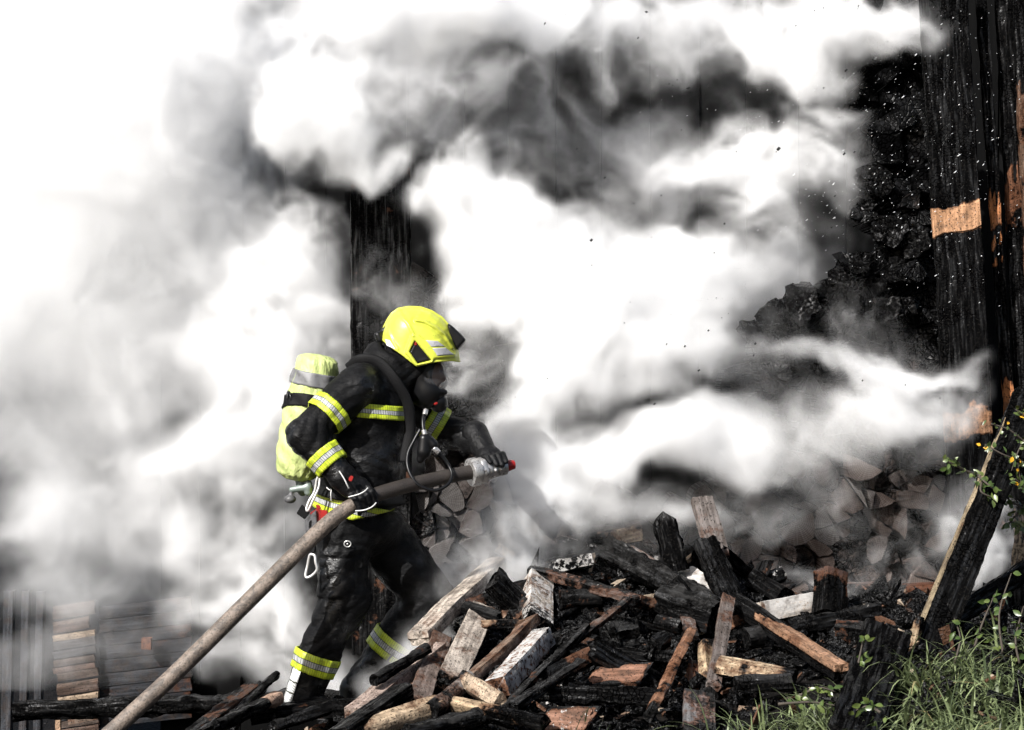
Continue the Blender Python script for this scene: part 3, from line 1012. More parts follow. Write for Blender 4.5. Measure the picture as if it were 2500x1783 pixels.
# label, name, category, conv, a, b, width px, thick px, style, roll, tint, char, ash, dY, extra
PIECES = [
    ('long pale steaming plank slanting up beside the firefighter\'s rear leg', 'plank', Z2, (1105, 1030), (1555, 600), 46, 30, 'box', -.5, PALE, (.1, .0), .25, -.12, {}),
    ('pale pinkish plank below the long steaming plank, pointing at the boots', 'plank', Z2, (700, 1510), (1180, 1130), 44, 30, 'box', -.4, (.42, .31, .25), (.12, .05), .15, -.1, {}),
    ('round charcoal grey stick lying over the pale pinkish plank', 'stick', Z2, (815, 1300), (1130, 1115), 24, 24, 'round', 0, BLK, (.9, .8), .1, -.32, {}),
    ('wide pale board standing on edge in the steam right of the rear leg', 'board', Z2, (1290, 1290), (1480, 880), 54, 22, 'box', .25, PALE, (.1, .05), .3, -.15, {}),
    ('steep dusty brown board beside the wide pale board', 'board', Z2, (1070, 1460), (1220, 1060), 44, 20, 'box', .3, (.2, .15, .125), (.2, .25), .3, -.1, {}),
    ('thick charred beam with squared end below the rear boot', 'beam', Z2, (590, 1660), (985, 1400), 44, 40, 'box', -.55, BLK, (.95, .9), .25, -.35, {}),
    ('tan barkless log at the bottom edge, centre left', 'log', Z2, (720, 1625), (1190, 1480), 46, 46, 'round', 0, TAN, (.05, .2), 0, -.30, {}),
    ('grey weathered log continuing up from the tan log', 'log', Z2, (1165, 1500), (1400, 1310), 34, 34, 'round', 0, (.24, .22, .20), (.55, .1), .1, -.32, {}),
    ('split tan log with one charred end at the bottom edge', 'log', Z3, (40, 1440), (620, 1560), 42, 46, 'split', 2.2, (.56, .39, .22), (-.05, .85), 0, -.3, {}),
    ('stubby split log chunk with flaky pale bark above the tan log', 'log', Z3, (95, 1290), (340, 1440), 52, 46, 'split', 1.2, (.48, .36, .24), (.22, .05), .25, -.36, {}),
    ('long brown plank with a pale upper edge running down to the chunk', 'plank', Z3, (-20, 1410), (545, 900), 30, 22, 'box', -.7, (.24, .16, .11), (.2, .25), .2, -.2, {}),
    ('brown block plank with white flaking ash on its top', 'plank', Z3, (330, 1330), (620, 1010), 46, 42, 'box', -.62, (.25, .12, .065), (.25, .2), .80, -.22, {}),
    ('dark plank with a black broken right end, near the pale plank\'s top', 'plank', Z3, (60, 800), (525, 640), 24, 30, 'box', .35, (.13, .085, .07), (.35, 1.0), .1, -.1, {}),
    ('ash speckled block standing between dark planks, centre of pile', 'block', Z3, (590, 890), (600, 620), 56, 36, 'box', .55, PALE, (.35, .15), .7, -.12, {}),
    ('short black plank with a tan lower side, centre left of pile', 'plank', Z3, (205, 905), (495, 900), 18, 26, 'box', .6, (.40, .28, .17), (.62, .5), .1, -.2, {}),
    ('long narrow grey plank lying across the pile\'s middle', 'plank', Z3, (570, 535), (1250, 735), 24, 16, 'box', -.5, (.15, .125, .115), (.5, .3), .35, -.22, {}),
    ('black log with a raw wood end under the narrow grey plank', 'log', Z3, (750, 740), (1010, 720), 42, 42, 'round', 0, (.2, .12, .08), (.5, 1.0), .1, -.1, {}),
    ('black wedge shaped plank at the left of the pile\'s crest', 'plank', Z3, (580, 440), (905, 370), 26, 30, 'box', .4, BLK, (1.0, .8), .15, 0, {}),
    ('thin pale splinter on the crest of the pile', 'splinter', Z3, (750, 312), (925, 360), 7, 6, 'box', 0, (.6, .52, .44), (-.2, -.1), .2, .02, {}),
    ('squared block with a tan top and black front on the crest', 'block', Z3, (925, 345), (1270, 290), 32, 44, 'box', .5, (.46, .34, .22), (.55, .2), .2, .05, {}),
    ('ash topped dark slab under the crest block', 'slab', Z3, (690, 530), (945, 475), 26, 30, 'box', .3, BLK, (.8, .7), .7, -.1, {}),
    ('heavy black beam sloping down right with ragged upper end', 'beam', Z3, (1085, 410), (1850, 830), 50, 56, 'box', .35, BLK, (1.1, .9), .1, -.02, {'rough': .009, 'jag': .05}),
    ('light grey plank resting along the heavy black beam', 'plank', Z3, (1215, 400), (1800, 750), 24, 14, 'box', -.35, (.27, .255, .24), (.15, .1), .35, -.03, {}),
    ('white ash coated plank end beside the scaly black log', 'plank', Z3, (1600, 560), (1835, 705), 42, 20, 'box', -.2, PALE, (.1, .1), .85, -.02, {}),
    ('thick black log with a big round crumbly end in mid pile', 'log', Z3, (1450, 740), (1830, 860), 76, 76, 'round', 0, BLK, (1.1, 1.0), .1, -.16, {'rough': .012, 'jag': .04}),
    ('pointed black log standing upright in the smoke', 'log', Z3, (1540, 540), (1440, 160), 50, 46, 'round', 0, BLK, (1.0, 1.1), .1, .08, {'Y': (.25, .28), 'point': .22, 'rough': .012}),
    ('grey brown plank standing upright in the smoke', 'plank', Z3, (1820, 460), (1712, 55), 46, 22, 'box', .18, (.20, .17, .155), (.2, .15), .15, 0, {'Y': (.18, .28)}),
    ('scaly alligatored black log leaning below the upright plank', 'log', Z3, (1910, 770), (1745, 375), 54, 50, 'round', 0, (.05, .05, .05), (1.1, 1.1), .0, 0, {'Y': (-.22, .12), 'rough': .007}),
    ('dark block behind the foot of the upright plank', 'block', Z3, (1615, 405), (1740, 340), 34, 30, 'box', .3, BLK, (.8, .8), .05, .05, {}),
    ('narrow grey brown board leaning steeply in front of the scaly log', 'board', Z3, (1790, 1310), (1885, 745), 28, 14, 'box', .3, (.17, .14, .125), (.1, .2), .15, 0, {'Y': (-.95, -.42)}),
    ('upright board with a pale tan right edge at lower centre right', 'board', Z3, (1765, 1395), (1735, 1055), 28, 24, 'box', .7, (.50, .36, .20), (.3, .25), .1, 0, {'Y': (-.98, -.62)}),
    ('dark reddish upright board left of the tan edged one', 'board', Z3, (1660, 1400), (1655, 1180), 28, 20, 'box', .2, (.10, .055, .04), (.35, .4), .1, 0, {'Y': (-.96, -.72)}),
    ('flat grey board end standing in the grass at the bottom edge', 'board', Z3, (1690, 1660), (1692, 1390), 66, 24, 'box', .08, (.16, .16, .165), (.3, .3), .1, 0, {'Y': (-1.42, -1.2)}),
    ('slanting brown split stick with frayed yellow top', 'stick', Z3, (1360, 1510), (1625, 975), 30, 28, 'split', 2.6, (.30, .14, .07), (.45, .25), .05, -.25, {}),
    ('small dark plank end poking up above the frayed stick', 'plank', Z3, (1650, 1000), (1600, 850), 26, 14, 'box', .1, GRY, (.5, .45), .1, -.1, {}),
    ('thin black lath with a bright lower edge in mid pile', 'lath', Z3, (855, 1015), (1195, 748), 18, 10, 'box', -.35, (.13, .12, .11), (.5, .45), .15, -.3, {}),
    ('long thin black lath running down towards the tan log', 'lath', Z3, (385, 1455), (905, 935), 16, 12, 'box', -.3, BLK, (.75, .7), .15, -.36, {}),
    ('black plank with a raw reddish sawn end, below centre', 'plank', Z3, (640, 1270), (985, 1110), 34, 40, 'box', .3, (.22, .11, .065), (.9, .3), .05, -.28, {}),
    ('shiny black grooved slat below the long thin lath', 'slat', Z3, (445, 1450), (880, 1180), 20, 16, 'box', -.4, BLK, (.9, .85), .1, -.4, {}),
    ('orange brown scorched board lying flat, centre of the foreground', 'board', Z3, (960, 1258), (1330, 1240), 66, 10, 'box', 0, (.30, .14, .08), (.2, .3), .15, -.16, {'up': (-.1, -.55, .85), 'seg': 30, 'charfn': 'rim', 'jag': .05, 'skew': .55}),
    ('long black curled board below the orange brown one', 'board', Z3, (600, 1375), (1410, 1395), 34, 14, 'box', .35, BLK, (.85, 1.0), .05, -.26, {'rough': .008}),
    ('reddish brown board at the bottom edge flecked with pale flakes', 'board', Z3, (620, 1560), (960, 1560), 70, 10, 'box', .1, (.28, .135, .08), (.2, .25), .45, -.2, {'up': (-.2, -.6, .8), 'seg': 30, 'charfn': 'rim', 'jag': .05, 'skew': .5}),
    ('big crumbly lump of charcoal under the thin laths', 'charcoal lump', Z3, (1060, 1010), (1260, 970), 66, 60, 'round', 0, BLK, (1.1, 1.1), .25, -.3, {'rough': .018, 'jag': .05}),
    ('small cracked charcoal log end right of the big lump', 'log', Z3, (1385, 1060), (1460, 1000), 44, 44, 'split', .8, (.05, .05, .05), (1.1, 1.1), 0, -.3, {'rough': .006}),
    ('curved black slab behind the orange brown board', 'slab', Z3, (985, 1090), (1510, 1140), 22, 22, 'box', .4, BLK, (.95, .95), .2, -.18, {'rough': .008}),
    ('scorched brown lump under the thick round ended log', 'wood lump', Z3, (1400, 880), (1570, 925), 34, 30, 'split', 1.0, BRN, (.4, .45), .15, -.25, {}),
    ('black round log at the bottom edge below the split tan log', 'log', Z3, (-280, 1640), (185, 1545), 38, 38, 'round', 0, BLK, (1.0, 1.0), .15, -.4, {'rough': .008}),
    ('log thickly coated in white ash, right part of the pile', 'log', Z4, (440, 825), (805, 755), 42, 46, 'box', .5, PALE, (.1, .15), .88, -.06, {}),
    ('upright square black block with a brown sawn top', 'block', Z4, (905, 830), (915, 555), 56, 50, 'box', .55, (.10, .06, .05), (1.0, .25), .05, 0, {'Y': (-.15, -.08), 'up': (0, -1, 0), 'jag': .006}),
    ('log with a knobbly black end and bright orange upper face', 'log', Z4, (285, 765), (955, 1215), 32, 34, 'box', -.35, (.40, .21, .11), (0, 0), .05, -.3, {'charfn': 'left'}),
    ('thick pale tan log with black top low in the grass', 'log', Z4, (175, 1180), (650, 1265), 56, 50, 'split', 2.9, (.60, .44, .26), (.1, .6), 0, -.25, {}),
    ('black square block leaning behind the ash white log', 'block', Z4, (395, 600), (600, 720), 38, 40, 'box', .6, BLK, (.9, .9), 0, .06, {}),
    ('cracked black beam lying below the upright block', 'beam', Z4, (620, 935), (1235, 820), 32, 34, 'box', .4, BLK, (1.1, 1.0), .3, -.05, {'rough': .009, 'jag': .03}),
    ('dark brown square ended block in front of the cracked beam', 'block', Z4, (1215, 985), (955, 955), 40, 44, 'box', .6, (.09, .05, .04), (.6, .5), .1, -.1, {}),
    ('small black chunk on top of the cracked beam', 'chunk', Z4, (985, 800), (1105, 765), 22, 22, 'box', .5, BLK, (1.1, 1.1), .1, .0, {'rough': .008}),
    ('short orange brown stub left of the knobbly log', 'stub', Z4, (225, 905), (345, 850), 22, 20, 'box', .4, (.30, .15, .08), (.25, .25), .1, -.15, {}),
    ('round black log end under the knobbly log', 'log', Z4, (330, 1000), (440, 985), 46, 46, 'round', 0, (.05, .05, .05), (1.05, 1.05), .1, -.2, {}),
    ('black log sunk in the grass left of the leaning black board', 'log', Z4, (265, 1320), (640, 1300), 34, 34, 'round', 0, BLK, (1, 1), .25, -.3, {}),
    ('flat black board leaning down into the grass at lower right', 'board', Z4, (1080, 1640), (1300, 960), 104, 20, 'box', .12, (.035, .032, .03), (1.1, 1.1), .0, 0, {'Y': (-1.8, -.82), 'seg': 40}),
    ('black leaning beam with a pale split edge, tall at the right', 'beam', PX, (2262, 1600), (2508, 985), 66, 36, 'box', .30, BLK, (1.1, 1.1), .0, 0, {'Y': (-.62, -.25), 'seg': 60, 'strip': 1}),
    ('black beam lying behind the foot of the tall leaning beam', 'beam', PX, (2250, 1560), (2520, 1385), 40, 40, 'box', .4, BLK, (1, 1), .15, 0, {'Y': (-.4, -.1), 'rough': .007}),
    ('long charred horizontal beam with a crumbled left end', 'beam', PX, (60, 1735), (860, 1706), 40, 40, 'round', 0, BLK, (1.1, .95), .22, 0, {'Y': (.45, .4), 'rough': .009, 'jag': .06}),
    ('dark dusty plank slanting in front of the horizontal beam', 'plank', Z8, (215, 815), (600, 515), 34, 14, 'box', -.3, (.06, .058, .056), (.5, .55), .25, 0, {'Y': (-.7, -.2)}),
    ('thin dark rail just right of the dusty plank', 'rail', Z8, (420, 770), (648, 490), 13, 12, 'box', -.2, BLK, (.8, .8), .15, 0, {'Y': (-.6, -.15)}),
    ('slim charred stick pointing up left of the front boot', 'stick', Z8, (520, 690), (765, 430), 18, 16, 'round', 0, BLK, (.9, .9), .1, 0, {'Y': (-.5, -.1)}),
    ('scaly charred log with a raw tan tip left of the boots', 'log', Z8, (270, 830), (770, 590), 30, 30, 'round', 0, (.48, .30, .20), (1.0, .2), .1, 0, {'Y': (-.8, -.35), 'charfn': 'tip', 'rough': .008}),
    ('flat black slab under the front boot', 'slab', Z8, (630, 700), (1350, 640), 30, 50, 'box', .75, BLK, (.95, .8), .03, 0, {'Y': (-.28, -.22), 'rough': .003}),
    ('black bar in front of the slab under the front boot', 'bar', Z8, (770, 780), (1140, 655), 22, 26, 'box', .4, (.05, .05, .05), (.9, .9), .2, 0, {'Y': (-.75, -.5)}),
    ('grey stub of burnt post at the firewood stack\'s foot', 'stub', Z3, (10, 400), (140, 500), 34, 34, 'box', .5, BLK, (.8, .7), 0, 0, {'Y': (.55, .5)}),
    ('small bright split piece lying in the steam near the stack', 'wood chip', Z3, (320, 385), (420, 445), 18, 14, 'box', .3, (.62, .47, .34), (0, -.1), .1, 0, {'Y': (.5, .45)}),
    ('dark bar crossing in front of the pale plank\'s lower end', 'bar', Z3, (100, 790), (330, 860), 30, 30, 'split', .4, BLK, (1.0, 1.0), .1, -.22, {}),
]


def build_pile():
    for i, (lab, cat, cv, a, b, w, t, st, roll, tint, ch, ash, dY, ex) in enumerate(PIECES):
        A, B = cv(*a), cv(*b)
        if 'Y' in ex:
            Y0, Y1 = ex['Y']
        else:
            Y0, Y1 = YP(A[1]) + dY - .05, YP(B[1]) + dY - .05
        p0, p1 = P(*A, Y0), P(*B, Y1)
        s = S((Y0 + Y1) / 2)
        fn = None
        k = ex.get('charfn')
        if k == 'left':
            fn = lambda u, v, V: np.where((u < .36 + .1 * v) | (V[:, 2] < .003), 1.2, .12)
        elif k == 'edge':
            fn = lambda u, v, V: np.where((v < -.985) | ((u < .10) & (v < .1)), -.15, 1.2)
        elif k == 'tip':
            fn = lambda u, v, V: np.where(u > .8, -.1, 1.1)
        elif k == 'rim':
            fn = lambda u, v, V: .02 + .75 * sstep(.70, 1.0, np.maximum(np.abs(v), np.abs(u * 2 - 1))) + .35 * fnoise(V, .06, 2, 5)
        tint = ex.get('tint', tint)
        w *= 1.2; t *= 1.15
        p0, p1 = p0 + (p0 - p1) * .05, p1 + (p1 - p0) * .05
        tint = tuple(.9 * (.8 * c + .2 * sum(tint) / 3) for c in tint)
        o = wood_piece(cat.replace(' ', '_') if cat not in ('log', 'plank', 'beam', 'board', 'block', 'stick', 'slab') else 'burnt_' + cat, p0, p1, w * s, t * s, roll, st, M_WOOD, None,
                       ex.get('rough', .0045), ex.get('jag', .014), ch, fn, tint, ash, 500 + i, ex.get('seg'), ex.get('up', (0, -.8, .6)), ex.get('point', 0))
        tag(o, lab, cat, 'burnt debris pile')
        if 'skew' in ex:
            for v in o.data.vertices:
                v.co.x += v.co.y * ex['skew'] * 1.2
        if 'strip' in ex:
            # the pale split edge along the beam's left side
            e0, e1 = P(A[0] - 34, A[1] - 30, Y0 - .01), P(B[0] - 40, B[1] + 6, Y1 - .01)
            q = wood_piece('split_edge', e0, e1, 7 * s, 26 * s, .3, 'box', M_WOOD, None, .005, .03, (.0, .1), None, (.27, .215, .14), 0, 990, 50)
            keep_world(q, o)
            q.matrix_parent_inverse = o.matrix_world.inverted()
            q = wood_piece('split_edge', P(A[0] - 34, A[1] - 8, Y0 - .05), P(A[0] - 12, A[1] - 100, Y0 - .03), 18 * s, 12 * s, .9, 'box', M_WOOD, None, .010, .09, (-.1, .5), None, (.33, .26, .17), 0, 991, 14)
            q.parent = o
            q.matrix_parent_inverse = o.matrix_world.inverted()


build_pile()


def fill_pile():
    """the many look-alike blackened planks wedged between the ones that can be told apart"""
    r = np.random.default_rng(1234)
    made = []
    for k in range(26):
        px = r.uniform(1130, 1850)
        top = np.interp(px, [980, 1250, 1420, 1700, 2080], [1640, 1420, 1350, 1370, 1480])
        py = top + (1790 - top) * r.random() ** 1.3
        if px > 1850 and py > 1600: continue
        Y = YP(py) + .12
        c = P(px, py, Y)
        L = r.uniform(.38, .85)
        m = r.choice([1, 1, -1]) if px < 1500 else r.choice([1, -1, -1])
        el = r.normal(.35, .3) * m
        az = r.normal(.5, .5)
        d = np.array((math.cos(el) * math.cos(az), math.cos(el) * math.sin(az) * .8, math.sin(el)))
        d = d / np.linalg.norm(d) * L / 2
        w = r.uniform(.055, .12); t = w * r.uniform(.25, .8)
        st = r.choice(['box', 'box', 'box', 'split', 'round'])
        pale = r.random() < .14
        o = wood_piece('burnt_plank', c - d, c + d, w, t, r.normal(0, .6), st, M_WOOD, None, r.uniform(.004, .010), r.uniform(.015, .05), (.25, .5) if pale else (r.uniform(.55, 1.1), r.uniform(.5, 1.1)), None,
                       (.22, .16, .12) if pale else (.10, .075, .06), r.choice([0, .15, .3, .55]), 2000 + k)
        made.append((px, py, top, pale, o))
    words = 'first second third fourth fifth sixth seventh eighth ninth tenth eleventh twelfth thirteenth fourteenth fifteenth sixteenth seventeenth eighteenth nineteenth twentieth twenty-first twenty-second twenty-third twenty-fourth twenty-fifth twenty-sixth twenty-seventh'.split()
    for zone, lo, hi in (('back crest', -1, .3), ('middle slope', .3, .62), ('front foot', .62, 2)):
        for pale in (False, True):
            q = sorted([m for m in made if lo <= (m[1] - m[2]) / (1790 - m[2]) < hi and m[3] == pale], key=lambda m: m[0])
            for i, m in enumerate(q):
                tag(m[4], '%s half buried %s plank from the left along the heap\'s %s' % (words[min(i, 26)], 'singed brown' if pale else 'blackened', zone), 'plank', 'half buried planks in the heap')


fill_pile()


def build_rubble():
    """small charcoal lumps and chips that nobody could count"""
    r = np.random.default_rng(77)
    cube = np.array([(x, y, z) for x in (-1, 1) for y in (-1, 1) for z in (-1, 1)], float)
    fq = np.array([(0, 1, 3, 2), (4, 6, 7, 5), (0, 4, 5, 1), (2, 3, 7, 6), (0, 2, 6, 4), (1, 5, 7, 3)])
    V = []; F = []; T = []
    n = 0
    for k in range(6000):
        x = r.uniform(-1.3, 2.2); y = r.uniform(-1.7, .95)
        if x < -.7 and r.random() < .45: continue
        if x > 1.0 and y < -.9 and r.random() < .8: continue
        big = r.random() < .16
        sz = np.array((r.uniform(.02, .11), r.uniform(.006, .02), r.uniform(.004, .015))) * (1.35 if big else .6)
        a, b, c = r.uniform(0, 6.3), r.normal(0, .5), r.normal(0, .6)
        R = np.array(Matrix.Rotation(a, 3, 'Z') @ Matrix.Rotation(b, 3, 'Y') @ Matrix.Rotation(c, 3, 'X'))
        v = (cube * sz * (1 + r.uniform(-.35, .35, (8, 3)))) @ R.T
        z = float(ground_h(np.array(x), np.array(y))) + r.uniform(-.01, .04) * (1.2 if big else .7)
        V.append(v + (x, y, z)); F.append(fq + 8 * n); T.append(np.full(8, r.random()))
        n += 1
    o = mkbig('charcoal_rubble', np.concatenate(V), np.concatenate(F), M_RUBBLE, {'tone': np.concatenate(T)}, None, False)
    tag(o, 'loose charcoal lumps and wood chips covering the debris pile', None, None, 'stuff')


build_rubble()


# ================================================================== the firefighter
def Q1(u, v, Y=0.0): return P(640 + u / 2.953, 700 + v / 2.953, Y)


NSH = P(868, 945, -.20); NEL = P(748, 1062, -.30); NWR = P(838, 1168, -.335)
FSH = P(985, 985, .17); FEL = P(1105, 1058, .20); FWR = P(1172, 1082, .06)
NHIP = P(838, 1295, -.10); NKN = P(840, 1465, -.13); NAN = P(738, 1705, -.12)
FHIP = P(922, 1300, .12); FKN = P(1044, 1454, .10); FAN = P(868, 1690, .14)
CH = P(902, 1000, 0); BEL = P(886, 1120, 0); HEM = P(874, 1290, 0)


def ysq(p, f):
    q = p.copy(); q[..., 1] *= f
    return q


def f_torso(p):
    q = ysq(p, .86)
    d = smin(caps(q, P(915, 965, 0), CH, .125, .165), caps(q, CH, BEL, .168, .180), .05)
    d = smin(d, caps(q, BEL, HEM, .178, .198), .05)
    n = np.array((.27, 0, -.96)); n /= np.linalg.norm(n)
    cut = (p - P(860, 1268, 0)) @ n.astype(np.float32)
    d = np.maximum(d, cut)
    d = smin(d, caps(p, P(880, 935, -.17), P(930, 940, .16), .085, .085), .07)
    return d


def f_narm(p):
    return smin(caps(p, NSH, NEL, .090, .076), caps(p, NEL, NWR, .075, .058), .035)


def f_farm(p):
    return smin(caps(p, FSH, FEL, .080, .070), caps(p, FEL, FWR, .068, .052), .03)


def f_nleg(p):
    d = smin(caps(p, NHIP, NKN, .125, .100), caps(p, NKN, P(775, 1605, -.13), .100, .085), .05)
    return smin(d, caps(p, P(775, 1605, -.13), NAN, .088, .082), .02)


def f_fleg(p):
    return smin(caps(p, FHIP, FKN, .138, .106), caps(p, FKN, FAN, .104, .074), .04)


def f_hood(p):
    d = smin(caps(p, P(930, 935, 0), P(995, 880, 0), .105, .088), ellip(p, P(1018, 872, 0), (.095, .085, .11)), .05)
    c = P(952, 898, 0)
    # stand-up collar
    ax = (P(1000, 860, 0) - P(930, 935, 0)).astype(np.float32); ax /= np.linalg.norm(ax)
    q = p - c.astype(np.float32)
    h = q @ ax
    rad = np.sqrt(np.maximum((q * q).sum(-1) - h * h, 0))
    col = np.sqrt((rad - .108) ** 2 + (np.abs(h) * .55) ** 2) - .024
    return smin(d, col, .02)


def f_body(p):
    d = smin(f_torso(p), f_hood(p), .04)
    d = smin(d, f_narm(p), .03)
    d = smin(d, f_farm(p), .03)
    leg = smin(f_nleg(p), f_fleg(p), .035)
    leg = smin(leg, ellip(p, P(880, 1290, 0), (.17, .17, .13)), .03)
    d = smin(d, leg, .006)
    m = np.abs(d) < .045
    q = p[m]
    x, y, z = q[:, 0], q[:, 1], q[:, 2]
    dis = fnoise(q, .10, 3, 31) * .007
    w = fnoise(q, .16, 1, 37)
    # folds bunch at elbows and knees and run across the sleeves
    fo = np.sin(52 * (z * .9 - x * .45) + 5 * w + 4 * np.sin(7 * y + 9 * x))
    amp = .0035 + .003 * np.exp(-((q - NEL) ** 2).sum(1) / .02) + .006 * np.exp(-((q - NKN) ** 2).sum(1) / .03) + .005 * np.exp(-((q - FEL) ** 2).sum(1) / .02) + .006 * np.exp(-((q - P(760, 1560, -.13)) ** 2).sum(1) / .012)
    dis = dis + (np.sqrt(np.abs(fo)) - .7) * amp * 1.5
    # cargo pocket on the near thigh
    pk = np.maximum(np.abs(x - P(822, 0, -.2)[0]) - .085, np.abs(z - P(0, 1400, -.2)[2]) - .105)
    dis = dis + .010 * (1 - sstep(-.006, .004, pk)) * (y < -.1)
    # flap line
    fl = np.abs(z - P(0, 1362, -.2)[2]) < .006
    dis = dis - .006 * ((pk < 0) & (y < -.1) & fl)
    # shirred waist braid
    br = (np.abs(x - P(826, 0, -.2)[0] - .2 * (z - P(0, 1320, -.2)[2])) < .016) & (z > P(0, 1350, -.2)[2]) & (z < P(0, 1285, -.2)[2])
    dis = dis + .006 * br * np.abs(np.sin(230 * z))
    d[m] -= dis
    return d


body = sdf_mesh('person', f_body, (-1.08, -.52, -.08), (-.02, .42, 1.66), .0085, M_CLOTH)
tag(body, 'firefighter in black turnout gear and yellow helmet striding right, gripping a fire hose', 'person')


def perp(ax):
    u = np.cross(ax, (0.0, 1.0, 0.0)); u /= np.linalg.norm(u)
    return u, np.cross(ax, u)


def band(name, fn, a, b, t0, t1, mat, parent, off=.006, ang=(0, 360), na=64, nr=8, th=.004, label=None, rmax=.4, shear=0.0):
    """strip wrapped round a limb: rays from the axis find the cloth surface"""
    a = np.asarray(a, float); b = np.asarray(b, float)
    ax = b - a; L = np.linalg.norm(ax); ax /= L
    u, w = perp(ax)
    an = np.radians(np.linspace(ang[0], ang[1], na + 1))
    ts = np.linspace(t0, t1, nr + 1)
    dirs = np.cos(an)[:, None] * u + np.sin(an)[:, None] * w
    pos = a + ax * (ts * L)[:, None]
    pos = pos[None] + dirs[:, None] * 0 + ax * (shear * np.sin(an))[:, None, None]
    lo = np.zeros((na + 1, nr + 1)); hi = np.full((na + 1, nr + 1), rmax)
    for _ in range(22):
        mid = (lo + hi) / 2
        ins = fn((pos + dirs[:, None] * mid[..., None]).astype(np.float32)) < 0
        lo = np.where(ins, mid, lo); hi = np.where(ins, hi, mid)
    R = lo + off
    R = R + .0025 * np.sin(an * 9)[:, None] + .002 * np.sin(an * 23 + 1)[:, None]
    outer = pos + dirs[:, None] * R[..., None]
    inner = pos + dirs[:, None] * (R - th)[..., None]
    V = np.concatenate([outer.reshape(-1, 3), inner.reshape(-1, 3)])
    m = nr + 1
    F = []
    for i in range(na):
        for j in range(nr):
            F.append((i * m + j, (i + 1) * m + j, (i + 1) * m + j + 1, i * m + j + 1))
    K = (na + 1) * m
    for i in range(na):
        for j, s in ((0, 1), (nr, 0)):
            q = (i * m + j, (i + 1) * m + j, K + (i + 1) * m + j, K + i * m + j)
            F.append(q[::-1] if s else q)
    uu = np.repeat((an * np.median(R))[:, None], m, 1)
    vv = np.repeat(((ts - t0) / (t1 - t0))[None], na + 1, 0)
    uv = np.stack([uu, vv], -1).reshape(-1, 2)
    o = mk(name, V, F, mat, None, True, uv=np.concatenate([uv, uv]))
    if parent is not None: o.parent = parent
    if label: o['label'] = label
    return o


def f_sleeve(p): return f_narm(p)


band('reflective_band', f_sleeve, NSH, NEL, .43, .66, M_BAND, body, .010, label='upper arm band')
band('reflective_band', lambda p: caps(p, NEL, NWR, .075, .058), NEL, NWR, .40, .73, M_BAND, body, .012, label='forearm band')
band('reflective_band', f_torso, CH + (0, 0, .09), BEL + (0, 0, .0), .20, .40, M_BAND, body, .012)
band('reflective_band', f_torso, P(925, 1110, 0), P(878, 1290, 0), .64, .865, M_BAND, body, .013, na=90)
band('reflective_band', lambda p: caps(p, FSH, FEL, .080, .070), FSH, FEL, .46, .78, M_BAND, body, .010)
band('reflective_band', f_nleg, P(790, 1560, -.13), P(745, 1690, -.13), .28, .63, M_BAND, body, .010)
band('reflective_band', f_fleg, FKN, FAN, .43, .60, M_BAND, body, .010)
M_BOOTST = m_band('boot_stripe', (.62, .63, .62), (.62, .63, .62), 30.0, 16.0)
# white hatched stripe down the back of the near boot
band('boot_stripe', f_nleg, P(770, 1620, -.12), P(725, 1745, -.12), .16, .86, M_BOOTST, body, .008, ang=(116, 152), na=10)


# boots
def f_boot(p):
    d = smin(caps(p, P(742, 1690, -.12), P(735, 1722, -.12), .080, .070), caps(p, P(730, 1732, -.12), P(818, 1738, -.15), .055, .048), .05)
    d = np.maximum(d, -(p[..., 2] - P(0, 1752, -.12)[2]))
    return d + .003 * np.sin(90 * p[..., 2]) * (np.abs(d) < .03)


sdf_mesh('boot', f_boot, (-1.06, -.26, -.10), (-.66, .0, .12), .008, M_BLACK, body)


def f_boot2(p):
    d = smin(caps(p, P(870, 1682, .14), P(864, 1715, .14), .074, .066), caps(p, P(860, 1726, .14), P(948, 1732, .12), .052, .046), .05)
    return np.maximum(d, -(p[..., 2] - P(0, 1748, .14)[2]))


sdf_mesh('boot', f_boot2, (-.86, .02, -.12), (-.44, .26, .15), .009, M_BLACK, body)

# ------------------------------------------------------------------ hose (needed for the hands)
HP = [P(225, 1830, -.78), P(420, 1652, -.66), P(600, 1474, -.54), P(740, 1335, -.44), P(820, 1262, -.38), P(885, 1222, -.34), P(965, 1194, -.27), P(1060, 1171, -.17), P(1165, 1150, -.08)]
hose = tube('fire_hose', HP, [.0345, .0345, .034, .034, .033, .0315, .032, .0315, .031], M_HOSE, None, 22, sub=14)
tag(hose, 'sooty beige fire hose running from the lower left up to a metal nozzle', 'hose')
HA = (P(920, 1208, -.31) - P(850, 1242, -.36)); HA /= np.linalg.norm(HA)


def ring_on(cx, ax, r0, r1, l0, l1, n=28, teeth=0):
    """lathed ring piece along an axis: radius r0..r1 between l0 and l1"""
    u, w = perp(ax)
    V = []; F = []
    prof = [(l0, r0 * .86), (l0, r0), (l0 + (l1 - l0) * .12, r0 * 1.03), (l0 + (l1 - l0) * .88, r1 * 1.03), (l1, r1), (l1, r1 * .80)]
    for i, (l, r) in enumerate(prof):
        for k in range(n):
            a = 2 * math.pi * k / n
            rr = r * (1 + (.09 if teeth and (k * teeth // n) % 2 and 0 < i < 5 else 0))
            V.append(cx + ax * l + rr * (math.cos(a) * u + math.sin(a) * w))
    for i in range(len(prof) - 1):
        for k in range(n):
            F.append((i * n + k, i * n + (k + 1) % n, (i + 1) * n + (k + 1) % n, (i + 1) * n + k))
    F.append(tuple(range(n))[::-1]); F.append(tuple((len(prof) - 1) * n + k for k in range(n)))
    return V, F


NA = P(1262, 1133, -.0) - P(1150, 1154, -.09); NL = np.linalg.norm(NA); NA /= NL
N0 = P(1150, 1154, -.09)


